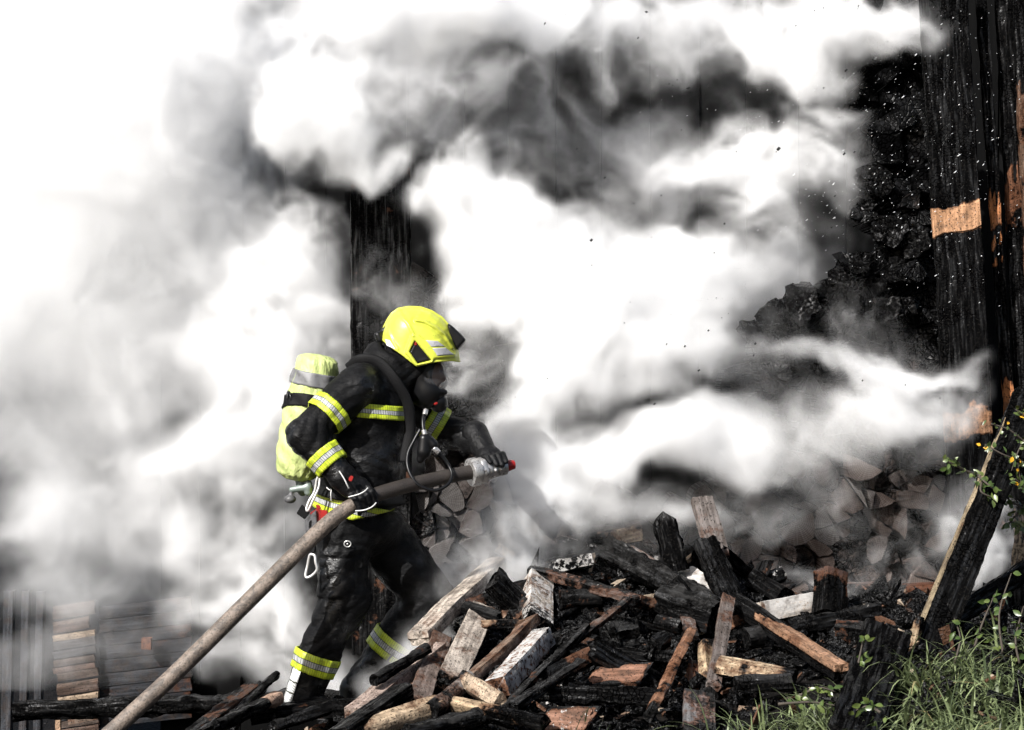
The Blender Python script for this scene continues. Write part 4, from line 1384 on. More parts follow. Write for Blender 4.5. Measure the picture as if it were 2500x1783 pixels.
def noz(name, l0, l1, r0, r1, mat, parent=None, teeth=0):
    V, F = ring_on(N0, NA, r0, r1, l0, l1, 32, teeth)
    o = mk(name, V, F, mat, parent)
    o.data.set_sharp_from_angle(angle=math.radians(35))
    return o


cpl = noz('coupling', -.004, .036, .056, .056, M_METAL, hose, 6)
noz('coupling_ring', .038, .062, .052, .052, M_METAL, cpl, 12)
noz('coupling_ring', .064, .088, .047, .045, M_METAL, cpl)
nz_ = noz('nozzle', .090, .162, .041, .038, M_METAL, hose)
noz('nozzle_tip', .160, .205, .027, .020, M_RED, nz_)
for l, a in ((.115, 1.2), (.140, 2.0)):
    u, w = perp(NA)
    c = N0 + NA * l + .040 * np.array((.1, -.95, -.2))
    tube('nozzle_bolt', [c, c + np.array((0, -.012, 0))], .008, M_METAL, nz_, 8, sub=1)


# ------------------------------------------------------------------ gloves
def finger_chain(p, pts, r):
    d = None
    for i in range(len(pts) - 1):
        e = caps(p, pts[i], pts[i + 1], r[i], r[i + 1])
        d = e if d is None else smin(d, e, .004)
    return d


def glove_fn(hc, ax, wrist, start, sweep, rhose, thumb_side, cuff=.35):
    """palm behind the hose, four fingers of different length curling round it, thumb on the far side"""
    ax = ax / np.linalg.norm(ax)
    u = wrist - hc; u = u - ax * (u @ ax); u /= np.linalg.norm(u)
    w = np.cross(ax, u)
    if w[1] > 0: w = -w        # towards the camera
    def ringp(al, rr, l): return hc + ax * l + rr * (math.cos(al) * u + math.sin(al) * w)
    fingers = []
    for k, (l, n, r) in enumerate(((-.042, .88, .0125), (-.014, 1.0, .0135), (.014, 1.04, .0135), (.041, .95, .0130))):
        pts = [ringp(start + sweep * n * t, rhose + .013 + .010 * (1 - t), l * (1 - .12 * t)) for t in (0, .33, .66, 1.0)]
        fingers.append((pts, [r * 1.12, r * 1.05, r, r * .86]))
    th = [ringp(-.3 * sweep / abs(sweep), rhose + .024, .052 * thumb_side), ringp(-.9 * sweep / abs(sweep), rhose + .017, .058 * thumb_side), ringp(-1.6 * sweep / abs(sweep), rhose + .014, .045 * thumb_side)]
    palm0 = ringp(.15, rhose + .028, -.022); palm1 = ringp(.15, rhose + .028, .024)

    def fn(p):
        d = caps(p, palm0, palm1, .031, .031)
        d = smin(d, caps(p, ringp(0, rhose + .04, 0), wrist, .038, .050), .03)
        for pts, r in fingers:
            d = np.minimum(d, smin(d, finger_chain(p, pts, r), .005))
        d = smin(d, finger_chain(p, th, [.017, .015, .0125]), .008)
        # gauntlet cuff
        c = caps(p, wrist + (hc - wrist) * .1, wrist + (wrist - hc) * cuff, .050, .062)
        d = smin(d, c, .012)
        return d
    return fn


hc = P(885, 1222, -.34)
gf = glove_fn(hc, HA, NWR + (hc - NWR) * .25, .35, 3.3, .031, 1)
c0 = np.minimum(hc, NWR) - .15; c1 = np.maximum(hc, NWR) + .15
g1 = sdf_mesh('glove', gf, c0, c1, .0055, M_GLOVE, body)
g1['label'] = 'black glove closed round the hose'
hc2 = N0 + NA * .115 + np.array((0, 0, 0))
gf2 = glove_fn(hc2, NA, FWR + (hc2 - FWR) * .1, -.5, 2.6, .041, -1, .5)
c0 = np.minimum(hc2, FWR) - .14; c1 = np.maximum(hc2, FWR) + .14
g2 = sdf_mesh('glove', gf2, c0, c1, .0055, M_GLOVE, body)
g2['label'] = 'black glove steadying the nozzle'
for (pts) in ([Q1(622, 1518, -.425), Q1(690, 1500, -.432), Q1(735, 1478, -.43), Q1(762, 1452, -.41)], [Q1(672, 1618, -.41), Q1(735, 1612, -.42), Q1(790, 1590, -.425), Q1(822, 1558, -.41)],
              [Q1(555, 1330, -.425), Q1(590, 1385, -.43), Q1(610, 1425, -.43), Q1(624, 1455, -.42)]):
    tube('piping', pts, .0028, M_PIPING, g1, 6, sub=5)

# ------------------------------------------------------------------ helmet
HO = np.array([(931, 829), (934, 812), (940, 796), (948, 780), (958, 766), (973, 755), (1000, 750.5), (1028, 752), (1054, 761), (1078, 776), (1098, 798), (1111, 826), (1119, 856), (1124.5, 885)], float)
HB = np.array([(1124.5, 885), (1100, 882), (1072, 884), (1047, 889), (1020, 896), (1002, 882), (982, 866), (955, 848), (931, 829)], float)
HOW = np.array([P(x, y)[[0, 2]] for x, y in HO]); HBW = np.array([P(x, y)[[0, 2]] for x, y in HB])


def seg_dist(p, A):
    d = np.full(p.shape[:-1], 9.0)
    for i in range(len(A) - 1):
        ab = A[i + 1] - A[i]
        t = np.clip(((p - A[i]) @ ab) / (ab @ ab), 0, 1)
        e = p - A[i] - t[..., None] * ab
        d = np.minimum(d, np.sqrt((e * e).sum(-1)))
    return d


def in_poly(p, A):
    x, z = p[..., 0], p[..., 1]
    r = np.zeros(x.shape, bool)
    j = len(A) - 1
    for i in range(len(A)):
        c = ((A[i][1] > z) != (A[j][1] > z)) & (x < (A[j][0] - A[i][0]) * (z - A[i][1]) / (A[j][1] - A[i][1] + 1e-12) + A[i][0])
        r ^= c
        j = i
    return r


HPOLY = np.concatenate([HOW, HBW[1:-1]])


def q1w(l): return np.array([Q1(u, v)[[0, 2]] for u, v in l])


VENT = q1w([(1110, 392), (1072, 470), (1130, 557), (1228, 532)])
PANEL = q1w([(1085, 352), (1135, 352), (1180, 385), (1290, 388), (1400, 490), (1395, 510), (1250, 520), (1235, 548), (1120, 572), (1040, 480)])
ARC1 = q1w([(1115, 245), (1180, 255), (1260, 300), (1320, 350), (1360, 410), (1380, 440)])
ARC2 = q1w([(985, 170), (1020, 225), (1060, 270), (1100, 350)])
ARC3 = q1w([(905, 270), (915, 330), (950, 400), (985, 450)])


def helm_w(p2):
    """half width of the shell at a side-view point"""
    d = seg_dist(p2, HOW)
    t = np.clip(d / .135, 0, 1)
    w = .128 * np.sqrt(np.maximum(1 - (1 - t) ** 2.2, 0))
    fp = p2[..., 0] - P(1060, 0)[0]
    w = w * (1 - .22 * sstep(0, .13, fp))
    sd = np.where(in_poly(p2, PANEL), 1, -1) * seg_dist(p2, np.concatenate([PANEL, PANEL[:1]]))
    w = w + .010 * sstep(-.004, .004, sd)
    a1 = seg_dist(p2, ARC1)
    w = w + .009 * np.exp(-(a1 / .006) ** 2) - .005 * np.exp(-((a1 - .012) / .006) ** 2)
    w = w + .007 * np.exp(-(seg_dist(p2, ARC2) / .007) ** 2) + .007 * np.exp(-(seg_dist(p2, ARC3) / .007) ** 2)
    sv = np.where(in_poly(p2, VENT), 1, -1) * seg_dist(p2, np.concatenate([VENT, VENT[:1]]))
    w = w - .013 * sstep(-.003, .003, sv)
    rim = seg_dist(p2, HBW)
    w = w + .004 * np.exp(-(rim / .008) ** 2)
    return w


def f_helm(p):
    g = p[:, 0, :, :][..., [0, 2]].astype(float)
    w = helm_w(g)
    inside = in_poly(g, HPOLY)
    dd = np.minimum(seg_dist(g, HOW), seg_dist(g, HBW))
    f2 = np.where(inside, -dd, dd)
    y = np.abs(p[..., 1])
    f = np.maximum(y - w[:, None, :], f2[:, None, :])
    # central crest
    cr = np.maximum(y - .020, (f2 - .006)[:, None, :])
    top = sstep(-.05, .03, (g[..., 1] - P(0, 800)[1 + 1]))
    f = np.where(top[:, None, :] > .5, np.minimum(f, cr), f)
    # hollow inside
    hol = np.maximum(y - (w - .012)[:, None, :], (f2 + .012)[:, None, :])
    low = (g[..., 1] - P(0, 905)[2])
    hol = np.minimum(hol, 9)
    hb = seg_dist(g, HOW) > .016
    f = np.where(hb[:, None, :] & (y < (w - .012)[:, None, :]) & (seg_dist(g, HBW)[:, None, :] < .05), np.maximum(f, .002), f)
    return f


helm = sdf_mesh('helmet', f_helm, P(920, 900) - (0, .15, .01), P(1132, 742) + (0, .15, .01), 0.0036, M_HELM, body)
helm['label'] = 'fluorescent yellow helmet'


def decal(name, poly, mat, parent, off, th=.002, n=14, surf=None):
    """thin sticker laid on the near side of the helmet"""
    poly = np.asarray(poly)
    m0 = poly.mean(0)
    k = len(poly)
    rim = []
    for i in range(k):
        for f in np.linspace(0, 1, n, endpoint=False):
            rim.append(poly[i] + (poly[(i + 1) % k] - poly[i]) * f)
    rim = np.array(rim)
    m = len(rim)
    rings = [rim, m0 + (rim - m0) * .72, m0 + (rim - m0) * .4, m0 + (rim - m0) * .05]
    P2 = np.concatenate(rings)
    w = helm_w(P2) if surf is None else surf(P2)
    V = np.stack([P2[:, 0], -(w + off), P2[:, 1]], 1)
    sk = np.stack([rim[:, 0], -(w[:m] + off - th), rim[:, 1]], 1)
    V = np.concatenate([V, sk])
    F = []
    for r in range(3):
        for i in range(m):
            j = (i + 1) % m
            F.append((r * m + i, r * m + j, (r + 1) * m + j, (r + 1) * m + i))
    for i in range(m):
        F.append((4 * m + i, 4 * m + (i + 1) % m, (i + 1) % m, i))
    F.append(tuple(3 * m + i for i in range(m)))
    o = mk(name, V, F, mat, parent, True)
    return o


decal('side_vent', VENT + (VENT.mean(0) - VENT) * .04, M_BLACK, helm, .0035)
decal('vent_button', q1w([(1105, 402), (1125, 405), (1122, 425), (1106, 424)]), M_RED, helm, .006, .004)
decal('reflective_sticker', q1w([(1187, 388), (1272, 395), (1322, 432), (1228, 436)]), M_SILVER, helm, .0012)
decal('reflective_sticker', q1w([(1235, 446), (1328, 441), (1386, 490), (1270, 500)]), M_SILVER, helm, .0012)
decal('reflective_sticker', q1w([(893, 380), (928, 388), (972, 455), (905, 425)]), M_WHITE, helm, .0012)


# front lamp housing, rear knob, visor edge
def f_lamp(p):
    q = p[..., [0, 2]].astype(float)
    A = q1w([(1335, 255), (1375, 280), (1445, 345), (1478, 385), (1462, 405), (1432, 440), (1405, 470), (1330, 330)])
    d2 = np.where(in_poly(q, A), -1, 1) * seg_dist(q, np.concatenate([A, A[:1]]))
    y = np.abs(p[..., 1]) - .055
    return np.maximum(d2, y) + np.maximum(0, d2 + .012) * .3 + np.maximum(0, y + .02) * .5


sdf_mesh('front_lamp', f_lamp, Q1(1300, 470) - (0, .09, 0), Q1(1490, 230) + (0, .09, 0), .006, M_BLACK, helm)
sdf_mesh('rear_knob', lambda p: smin(caps(p, Q1(835, 350, -.03), Q1(850, 385, -.03), .016, .018), caps(p, Q1(865, 330, -.02), Q1(905, 285, -.02), .012, .010), .012), Q1(790, 430) - (0, .1, 0), Q1(930, 260) + (0, .06, 0), .005, M_BLACK, helm)
# thin clear visor under the brim
vb = []
for i in range(13):
    a = math.radians(-75 + 150 * i / 12)
    c = Q1(1300, 548)
    vb.append(c + np.array((.050 * math.cos(a) - .008, .095 * math.sin(a), -.004)))
V = [v for v in vb] + [v + np.array((.004, 0, -.016)) for v in vb]
F = [(i, i + 1, 14 + i, 13 + i) for i in range(12)]
mk('clear_visor', V, F, M_GLASS, helm)


# face, mask and breathing valve
def f_face(p):
    d = ellip(p, P(1046, 912), (.062, .058, .085))
    d = smin(d, caps(p, P(1072, 905), P(1082, 925), .010, .014), .015)
    d = smin(d, caps(p, P(1070, 897, -.03), P(1070, 897, .03), .012, .012), .02)
    e = ellip(p, P(1076, 905, -.028), (.014, .013, .009))
    return np.maximum(d, -e)


face = sdf_mesh('face', f_face, P(1010, 970) - (0, .08, 0), P(1100, 860) + (0, .08, 0), .005, M_SKIN, body)


def f_mask(p):
    d = smin(ellip(p, P(1050, 955), (.062, .066, .055)), caps(p, P(1030, 900), P(1040, 960), .078, .07), .03)
    hole = ellip(p, P(1085, 918), (.07, .09, .066))
    d = np.maximum(d, -hole)
    rim = caps(p, P(1052, 952, -.05), P(1086, 958, -.03), .012, .011)
    rim = np.minimum(rim, caps(p, P(1086, 958, -.03), P(1086, 958, .03), .012, .012))
    return smin(d, rim, .01)


mask = sdf_mesh('face_mask', f_mask, P(985, 1010) - (0, .1, 0), P(1110, 860) + (0, .1, 0), .005, M_BLACK, body)
c = P(1046, 920)
V = []; F = []
for j in range(13):
    ph = math.radians(-48 + 96 * j / 12)
    for i in range(17):
        th = math.radians(-100 + 200 * i / 16)
        V.append(c + np.array((.088 * math.cos(ph) * math.cos(th), .076 * math.cos(ph) * math.sin(th), .082 * math.sin(ph) / .85)))
for j in range(12):
    for i in range(16):
        F.append((j * 17 + i, j * 17 + i + 1, (j + 1) * 17 + i + 1, (j + 1) * 17 + i))
vis = mk('mask_window', V, F, M_GLASS, mask)
sm_ = vis.modifiers.new('thick', 'SOLIDIFY'); sm_.thickness = .003
sdf_mesh('breathing_valve', lambda p: smin(ellip(p, P(1069, 981), (.043, .045, .040)), caps(p, P(1060, 965), P(1072, 990), .034, .03), .02), P(1035, 1015) - (0, .06, 0), P(1100, 945) + (0, .06, 0), .005, M_BLACK, mask)
sdf_mesh('valve_button', lambda p: ellip(p, P(1063, 985, -.043), (.011, .006, .009)), P(1052, 995, -.06), P(1075, 975, -.02), .0025, M_RED, mask)

# ------------------------------------------------------------------ breathing apparatus
ba = empty('breathing_apparatus', tuple(P(722, 1200, .0)))
tag(ba, 'lime yellow covered air cylinder on the firefighter\'s back with a metal valve below', 'air cylinder')
CT = P(779, 868, -.02); CB = P(722, 1172, -.0)


def f_cyl(p):
    ax = (CB - CT).astype(np.float32)
    L = float(np.linalg.norm(ax)); ax = ax / L
    q = p - CT.astype(np.float32)
    h = q @ ax
    r = np.sqrt(np.maximum((q * q).sum(-1) - h * h, 0))
    prof = np.interp(h / L, [-.02, .0, .03, .08, .2, .45, .75, .88, .96, 1.0], [.0, .055, .085, .094, .098, .110, .108, .100, .082, .05]).astype(np.float32)
    an = np.arctan2(q[..., 1], q[..., 0] * ax[2] - q[..., 2] * ax[0])
    k = np.clip((h / L - .72) / .28, 0, 1)
    k2 = np.clip((.10 - h / L) / .1, 0, 1)
    prof = prof + .004 * np.sin(an * 13 + 2) * (k + k2) + .003 * np.sin(an * 5 + 14 * h / L * 3)
    d = r - prof
    return np.maximum(d, np.maximum(-h - .004, h - L)) * .8


def fchild(o, root):
    keep_world(o, root)
    return o


cyl = fchild(sdf_mesh('cylinder_cover', f_cyl, P(660, 1185) - (0, .14, 0), P(850, 845) + (0, .12, 0), .0065, M_CYL), ba)
fchild(band('grey_tape', f_cyl, CT, CB, .135, .245, M_GBAND, None, .004, na=48), ba)
fchild(band('cylinder_strap', f_cyl, CT + np.array((0, 0, 0)), CB, .365, .465, M_STRAP, None, .006, na=48, shear=-.035), ba)
vb_ = fchild(sdf_mesh('cylinder_valve', lambda p: smin(smin(caps(p, P(735, 1172), P(738, 1200), .026, .022), caps(p, P(712, 1196, -.03), P(752, 1190, -.03), .013, .020), .008), caps(p, P(752, 1180, -.03), P(752, 1202, -.03), .017, .017), .006), P(690, 1225) - (0, .08, 0), P(780, 1160) + (0, .06, 0), .0045, M_VALVE), ba)
o = sdf_mesh('valve_knob', lambda p: smin(caps(p, P(712, 1196, -.03), P(710, 1212, -.03), .009, .010), np.maximum(ellip(p, P(708, 1219, -.03), (.026, .026, .019)), -99), .004), P(685, 1240) - (0, .08, 0), P(735, 1185) + (0, .04, 0), .004, M_GREY)
fchild(o, ba)
lp = tube('strap_loop', [Q1(188, 758, -.07), Q1(183, 800, -.075), Q1(195, 835, -.075), Q1(215, 838, -.09), Q1(205, 790, -.09)], .006, M_BLACK, None, 8, True, 5)
fchild(lp, ba)
# harness: shoulder strap, waist belt plate
sh = tube('shoulder_strap', [P(850, 900, -.09), P(880, 878, -.13), P(925, 885, -.14), P(965, 930, -.15), P(995, 985, -.13), P(1000, 1050, -.11), P(985, 1130, -.12)], .024, M_STRAP, None, 10, sub=8, flat=.32)
fchild(sh, ba)
bt = tube('waist_belt', [P(770, 1190, -.12), P(800, 1203, -.205), P(860, 1215, -.222), P(925, 1222, -.20), P(985, 1222, -.10)], .024, M_STRAP, None, 10, sub=6, flat=.3)
fchild(bt, ba)

# regulator and its hoses
reg = sdf_mesh('pressure_regulator', lambda p: smin(smin(caps(p, Q1(1170, 1100, -.17), Q1(1165, 1190, -.17), .026, .032), caps(p, Q1(1150, 1230, -.17), Q1(1140, 1245, -.17), .018, .018), .01), caps(p, Q1(1200, 1100, -.17), Q1(1235, 1140, -.17), .020, .022), .008), Q1(1080, 1300) - (0, .26, 0), Q1(1310, 1040) + (0, -.10, 0), .005, M_BLACK, body)
tube('air_tube', [Q1(1180, 885, -.12), Q1(1160, 960, -.15), Q1(1165, 1040, -.17), Q1(1185, 1100, -.18)], .009, M_BLACK, body, 10)
tube('air_tube', [Q1(1240, 1165, -.18), Q1(1300, 1225, -.17), Q1(1345, 1290, -.17), Q1(1368, 1360, -.19), Q1(1335, 1430, -.22), Q1(1240, 1470, -.24), Q1(1120, 1425, -.25), Q1(1055, 1320, -.23), Q1(1050, 1210, -.20), Q1(1095, 1110, -.18), Q1(1140, 1030, -.17)], .0075, M_BLACK, body, 10, sub=8)
tube('tube_fitting', [Q1(1236, 1162, -.18), Q1(1275, 1198, -.176)], .012, M_METAL, body, 10)
tube('tube_fitting', [Q1(1165, 1035, -.175), Q1(1172, 1068, -.178)], .011, M_METAL, body, 10)
tube('tube_fitting', [Q1(1180, 890, -.125), Q1(1172, 925, -.14)], .011, M_METAL, body, 10)


# carabiners, belt box, badge
def Q7(u, v, Y): return P(680 + u / 5.8, 1150 + v / 5.8, Y)


tube('carabiner', [Q7(540, 130, -.24), Q7(585, 65, -.245), Q7(580, 160, -.25), Q7(560, 260, -.255), Q7(480, 430, -.26), Q7(420, 560, -.26), Q7(395, 540, -.25), Q7(430, 430, -.245), Q7(510, 290, -.24)], .0058, M_STEEL, body, 8, True, 5)
tube('carabiner', [Q7(440, 1200, -.27), Q7(480, 1185, -.275), Q7(515, 1210, -.28), Q7(525, 1300, -.285), Q7(545, 1395, -.285), Q7(490, 1470, -.28), Q7(415, 1510, -.275), Q7(380, 1480, -.27), Q7(410, 1340, -.265)], .0062, M_STEEL, body, 8, True, 5)
tube('lanyard', [Q7(510, 1040, -.27), Q7(505, 1110, -.272), Q7(480, 1190, -.275)], .006, M_STRAP, body, 8)
tube('hook', [Q7(680, 235, -.27), Q7(720, 270, -.275), Q7(745, 260, -.275), Q7(740, 340, -.28), Q7(745, 425, -.28)], .003, M_STEEL, body, 6)


def boxpx(name, quad, Y, th, mat, parent, up=0.0):
    """slab with a px outline at depth Y, th thick"""
    f = [Q7(u, v, Y) for u, v in quad]; b = [Q7(u, v, Y + th) for u, v in quad]
    n = len(quad)
    bm = bmesh.new()
    vs_ = [bm.verts.new(v) for v in f + b]
    bm.faces.new(vs_[:n]); bm.faces.new(vs_[n:][::-1])
    for i in range(n):
        bm.faces.new((vs_[i], vs_[n + i], vs_[n + (i + 1) % n], vs_[(i + 1) % n]))
    bmesh.ops.recalc_face_normals(bm, faces=bm.faces)
    bmesh.ops.bevel(bm, geom=bm.edges[:], offset=.0025, segments=2, affect='EDGES')
    me = bpy.data.meshes.new(name); bm.to_mesh(me); bm.free()
    me.materials.append(mat)
    o = bpy.data.objects.new(name, me); C.objects.link(o)
    o.parent = parent
    return o


bx = boxpx('belt_device', [(440, 600), (530, 540), (690, 560), (700, 640), (560, 745), (545, 770)], -.27, .06, M_RED, body)
boxpx('device_plate', [(370, 710), (530, 545), (545, 770), (385, 910)], -.285, .012, M_GREY, bx)
boxpx('device_clip', [(430, 720), (468, 690), (462, 785), (425, 815)], -.289, .008, M_BLACK, bx)
boxpx('device_knob', [(525, 480), (575, 478), (610, 545), (540, 545)], -.265, .03, M_RED, bx)
boxpx('belt_clip', [(250, 605), (330, 470), (420, 560), (440, 600), (370, 690)], -.25, .05, M_BLACK, body)
boxpx('glove_badge', [(990, 100), (1030, 60), (1065, 90), (1040, 150), (995, 145)], -.425, .012, M_RED, body)
# round press stud on the trousers
tube('press_stud', [Q7(975 + 48 * math.cos(a), 1035 + 42 * math.sin(a), -.235) for a in np.linspace(0, 6.28, 12, endpoint=False)], .0025, M_STEEL, body, 6, True, 2)
tube('press_stud_cap', [Q7(975, 1035, -.232), Q7(975, 1035, -.24)], .004, M_STEEL, body, 8, sub=1)
boxpx('pocket_tab', [(1120, 1260), (1185, 1260), (1185, 1370), (1115, 1380)], -.262, .012, M_STRAP, body)


# ================================================================== vegetation
def build_grass():
    r = np.random.default_rng(9)
    V = []; F = []; T = []
    n = 0

    def blade(x, y, z, L, w, az, lean, droop, tone):
        nonlocal n
        d = np.array((math.cos(az), math.sin(az), 0)); s = np.array((-math.sin(az), math.cos(az), 0))
        tw = r.uniform(-.8, .8)
        p = np.array((x, y, z)); ang = math.pi / 2 - lean
        K = 6
        for k in range(K + 1):
            f = k / K
            ww = w * (1 - f ** 2.2) + .0004
            sd = s * math.cos(tw * f) + np.array((0, 0, 1)) * math.sin(tw * f) * .6
            V.append(p - sd * ww); V.append(p + sd * ww)
            T.extend((tone, tone))
            p = p + (d * math.cos(ang) + np.array((0, 0, 1)) * math.sin(ang)) * L / K
            ang -= droop / K * (1 + f)
        for k in range(K):
            b = n + 2 * k
            F.append((b, b + 1, b + 3, b + 2))
        n += 2 * (K + 1)
    tufts = []
    while len(tufts) < 360:
        x = r.uniform(.78, 2.45); y = r.uniform(-2.1, -.35)
        if x < 1.05 and y > -1.3: continue
        if y > -.95 + (x - 1.6) * .9: continue
        q = 1250 + x / (10 + y) * 5600
        if 2025 + (y + 2.0) * 70 < q < 2150 + (y + 2.0) * 60 and y > -2.02: continue
        tufts.append((x, y))
    for k in range(46):
        tufts.append((r.uniform(.2, 1.0), r.uniform(-1.75, -1.42)))
    for k in range(90):
        tufts.append((r.uniform(.82, 1.22), r.uniform(-1.95, -1.3)))
    for (x, y) in tufts:
        az0 = r.uniform(0, 6.3)
        sc_ = r.uniform(.6, 1.25)
        for k in range(r.integers(9, 20)):
            xx = x + r.normal(0, .022); yy = y + r.normal(0, .022)
            z = float(ground_h(np.array(xx), np.array(yy))) - .01
            small = r.random() < .3
            blade(xx, yy, z, r.uniform(.10, .30) * sc_ * (.6 if small else 1), r.uniform(.0018, .0062), az0 + r.normal(0, .8), abs(r.normal(.9, .45)), r.uniform(.5, 1.9), np.clip(r.beta(2, 2.6) + (.3 if r.random() < .08 else 0), 0, 1))
    o = mkbig('grass', np.array(V), np.array(F), M_GRASS, {'tone': T})
    tag(o, 'tangled long green grass in front of the debris at lower right', None, None, 'stuff')


build_grass()


def leaf(p, d, L, w, r):
    d = d / np.linalg.norm(d)
    s = np.cross(d, (0.3, -.9, .35) + r.normal(0, .5, 3)); s /= np.linalg.norm(s)
    nrm = np.cross(s, d)
    pts = []
    for f, ww in ((0, .08), (.25, .8), (.5, 1.0), (.78, .62), (1.0, .02)):
        c = p + d * L * f - nrm * L * .22 * f * f
        pts.append((c - s * w * ww + nrm * w * .25 * ww, c, c + s * w * ww + nrm * w * .25 * ww))
    V = [q for t in pts for q in t]
    F = []
    for k in range(4):
        b = 3 * k
        F += [(b, b + 1, b + 4, b + 3), (b + 1, b + 2, b + 5, b + 4)]
    return V, F


def shrub(name, label, stems, r, yellow=.0, leafsize=.028, dens=9):
    root = empty(name, tuple(stems[0][0]))
    tag(root, label, 'shrub')
    Vg, Fg, Vy, Fy = [], [], [], []
    for st in stems:
        o = tube('branch', st, [.006 - .004 * i / (len(st) - 1) for i in range(len(st))], M_TWIG, None, 6, sub=4)
        keep_world(o, root)
        st = np.array(st)
        for i in range(len(st) - 1):
            for k in range(dens):
                f = r.random()
                p = st[i] * (1 - f) + st[i + 1] * f + r.normal(0, .012, 3)
                d = (st[i + 1] - st[i]); d = d / np.linalg.norm(d) * .5 + r.normal(0, .7, 3) + (0, 0, -.25)
                V, F = leaf(p, d, leafsize * r.uniform(.6, 1.3), leafsize * .30 * r.uniform(.7, 1.3), r)
                T_, U_ = (Vy, Fy) if r.random() < yellow else (Vg, Fg)
                b = len(T_); T_.extend(V); U_.extend([tuple(b + q for q in f_) for f_ in F])
    for nm, V, F, m in (('foliage', Vg, Fg, M_LEAF), ('yellow_leaves', Vy, Fy, M_YLEAF)):
        if V:
            o = mk(nm, V, F, m, None, True)
            keep_world(o, root)
            if nm == 'yellow_leaves': o['label'] = 'wilted yellow leaves'


rs = np.random.default_rng(3)
shrub('leafy_shrub', 'leafy shrub with some yellow leaves hanging over the tall leaning beam', [
    [P(2560, 1120, -.42), P(2510, 1085, -.46), P(2465, 1050, -.5), P(2420, 1035, -.5)],
    [P(2560, 1160, -.42), P(2500, 1130, -.47), P(2450, 1110, -.52), P(2405, 1085, -.5)],
    [P(2560, 1010, -.4), P(2515, 1020, -.45), P(2480, 1000, -.48)],
    [P(2540, 1260, -.4), P(2500, 1200, -.46), P(2485, 1130, -.5)],
    [P(2560, 1090, -.38), P(2520, 1060, -.44), P(2490, 1095, -.5), P(2470, 1150, -.52)],
    [P(2540, 1210, -.4), P(2505, 1190, -.46), P(2480, 1170, -.5)]], rs, .09, .024, 11)
shrub('drooping_sprig', 'drooping wilted sprig across the front of the leaning beam', [
    [P(2388, 1164, -.42), P(2350, 1145, -.46), P(2322, 1130, -.48), P(2305, 1125, -.48)],
    [P(2385, 1160, -.45), P(2415, 1185, -.5), P(2440, 1205, -.5)], [P(2400, 1170, -.45), P(2395, 1200, -.5), P(2425, 1215, -.5)]], rs, .0, .030, 8)
shrub('dark_leafy_twig', 'dark leafy twig right of the leaning beam at mid height', [
    [P(2560, 1290, -.2), P(2510, 1250, -.25), P(2470, 1225, -.28), P(2440, 1200, -.3)],
    [P(2500, 1245, -.25), P(2475, 1265, -.27), P(2460, 1285, -.28)], [P(2540, 1270, -.22), P(2495, 1290, -.25), P(2470, 1270, -.27)]], rs, .0, .032, 8)
shrub('low_weeds', 'low broad leaved weeds beside the lower black beam at right', [
    [P(2380, 1580, -.9), P(2400, 1520, -.88), P(2430, 1450, -.85)], [P(2450, 1600, -.95), P(2440, 1500, -.9), P(2470, 1400, -.85)],
    [P(2330, 1620, -1.0), P(2345, 1560, -.98), P(2330, 1510, -.95)], [P(2490, 1620, -1.0), P(2480, 1560, -.98), P(2500, 1480, -.9)]], rs, .0, .034, 6)
shrub('trailing_weeds', 'trailing pale green weeds over the grass at the bottom right', [
    [P(2090, 1650, -1.25), P(2100, 1600, -1.2), P(2108, 1562, -1.15)], [P(1950, 1700, -1.5), P(2000, 1680, -1.5), P(2040, 1690, -1.5)],
    [P(2150, 1740, -1.85), P(2120, 1725, -1.8), P(2090, 1735, -1.8)], [P(1900, 1720, -1.6), P(1980, 1715, -1.6), P(2050, 1725, -1.6)]], rs, .0, .032, 9)
# pale shredded root at the right edge
rt = empty('shredded_root', tuple(P(2490, 1420, -.1)))
tag(rt, 'pale shredded root hanging at the right edge', 'root')
for k in range(9):
    a = [P(2478 + k * 5 + rs.uniform(-4, 4), 1260 + rs.uniform(-20, 10), -.12), P(2482 + k * 4 + rs.uniform(-8, 8), 1310, -.16), P(2476 + k * 4 + rs.uniform(-8, 8), 1350, -.15), P(2472 + k * 3 + rs.uniform(-5, 5), 1385 + rs.uniform(-10, 14), -.12)]
    keep_world(tube('root_strand', a, [.006, .009, .007, .003], simple('root_bark', (.36, .29, .22), .7, noise=(60.0, (.08, .06, .05), .45, .6)) if k == 0 else bpy.data.materials['root_bark'], None, 7, sub=4), rt)


# ================================================================== spray drops and drifting flecks
def specks(name, label, mat, pts, size, stretch, dirn, seed):
    r = np.random.default_rng(seed)
    o8 = np.array([(1, 0, 0), (0, 1, 0), (-1, 0, 0), (0, -1, 0), (0, 0, 1), (0, 0, -1)], float)
    ft = np.array([(0, 1, 4), (1, 2, 4), (2, 3, 4), (3, 0, 4), (1, 0, 5), (2, 1, 5), (3, 2, 5), (0, 3, 5)])
    V = []; F = []
    for n, p in enumerate(pts):
        s = size * math.exp(r.normal(-.15, .5))
        d = dirn + r.normal(0, .22, 3); d /= np.linalg.norm(d)
        v = o8 * s
        v = v + np.outer(v @ d, d) * (stretch * r.uniform(.3, 1.3))
        V.append(v + p); F.append(ft + 6 * n)
    o = mkbig(name, np.concatenate(V), np.concatenate(F), mat, None, None, True)
    tag(o, label, None, None, 'stuff')


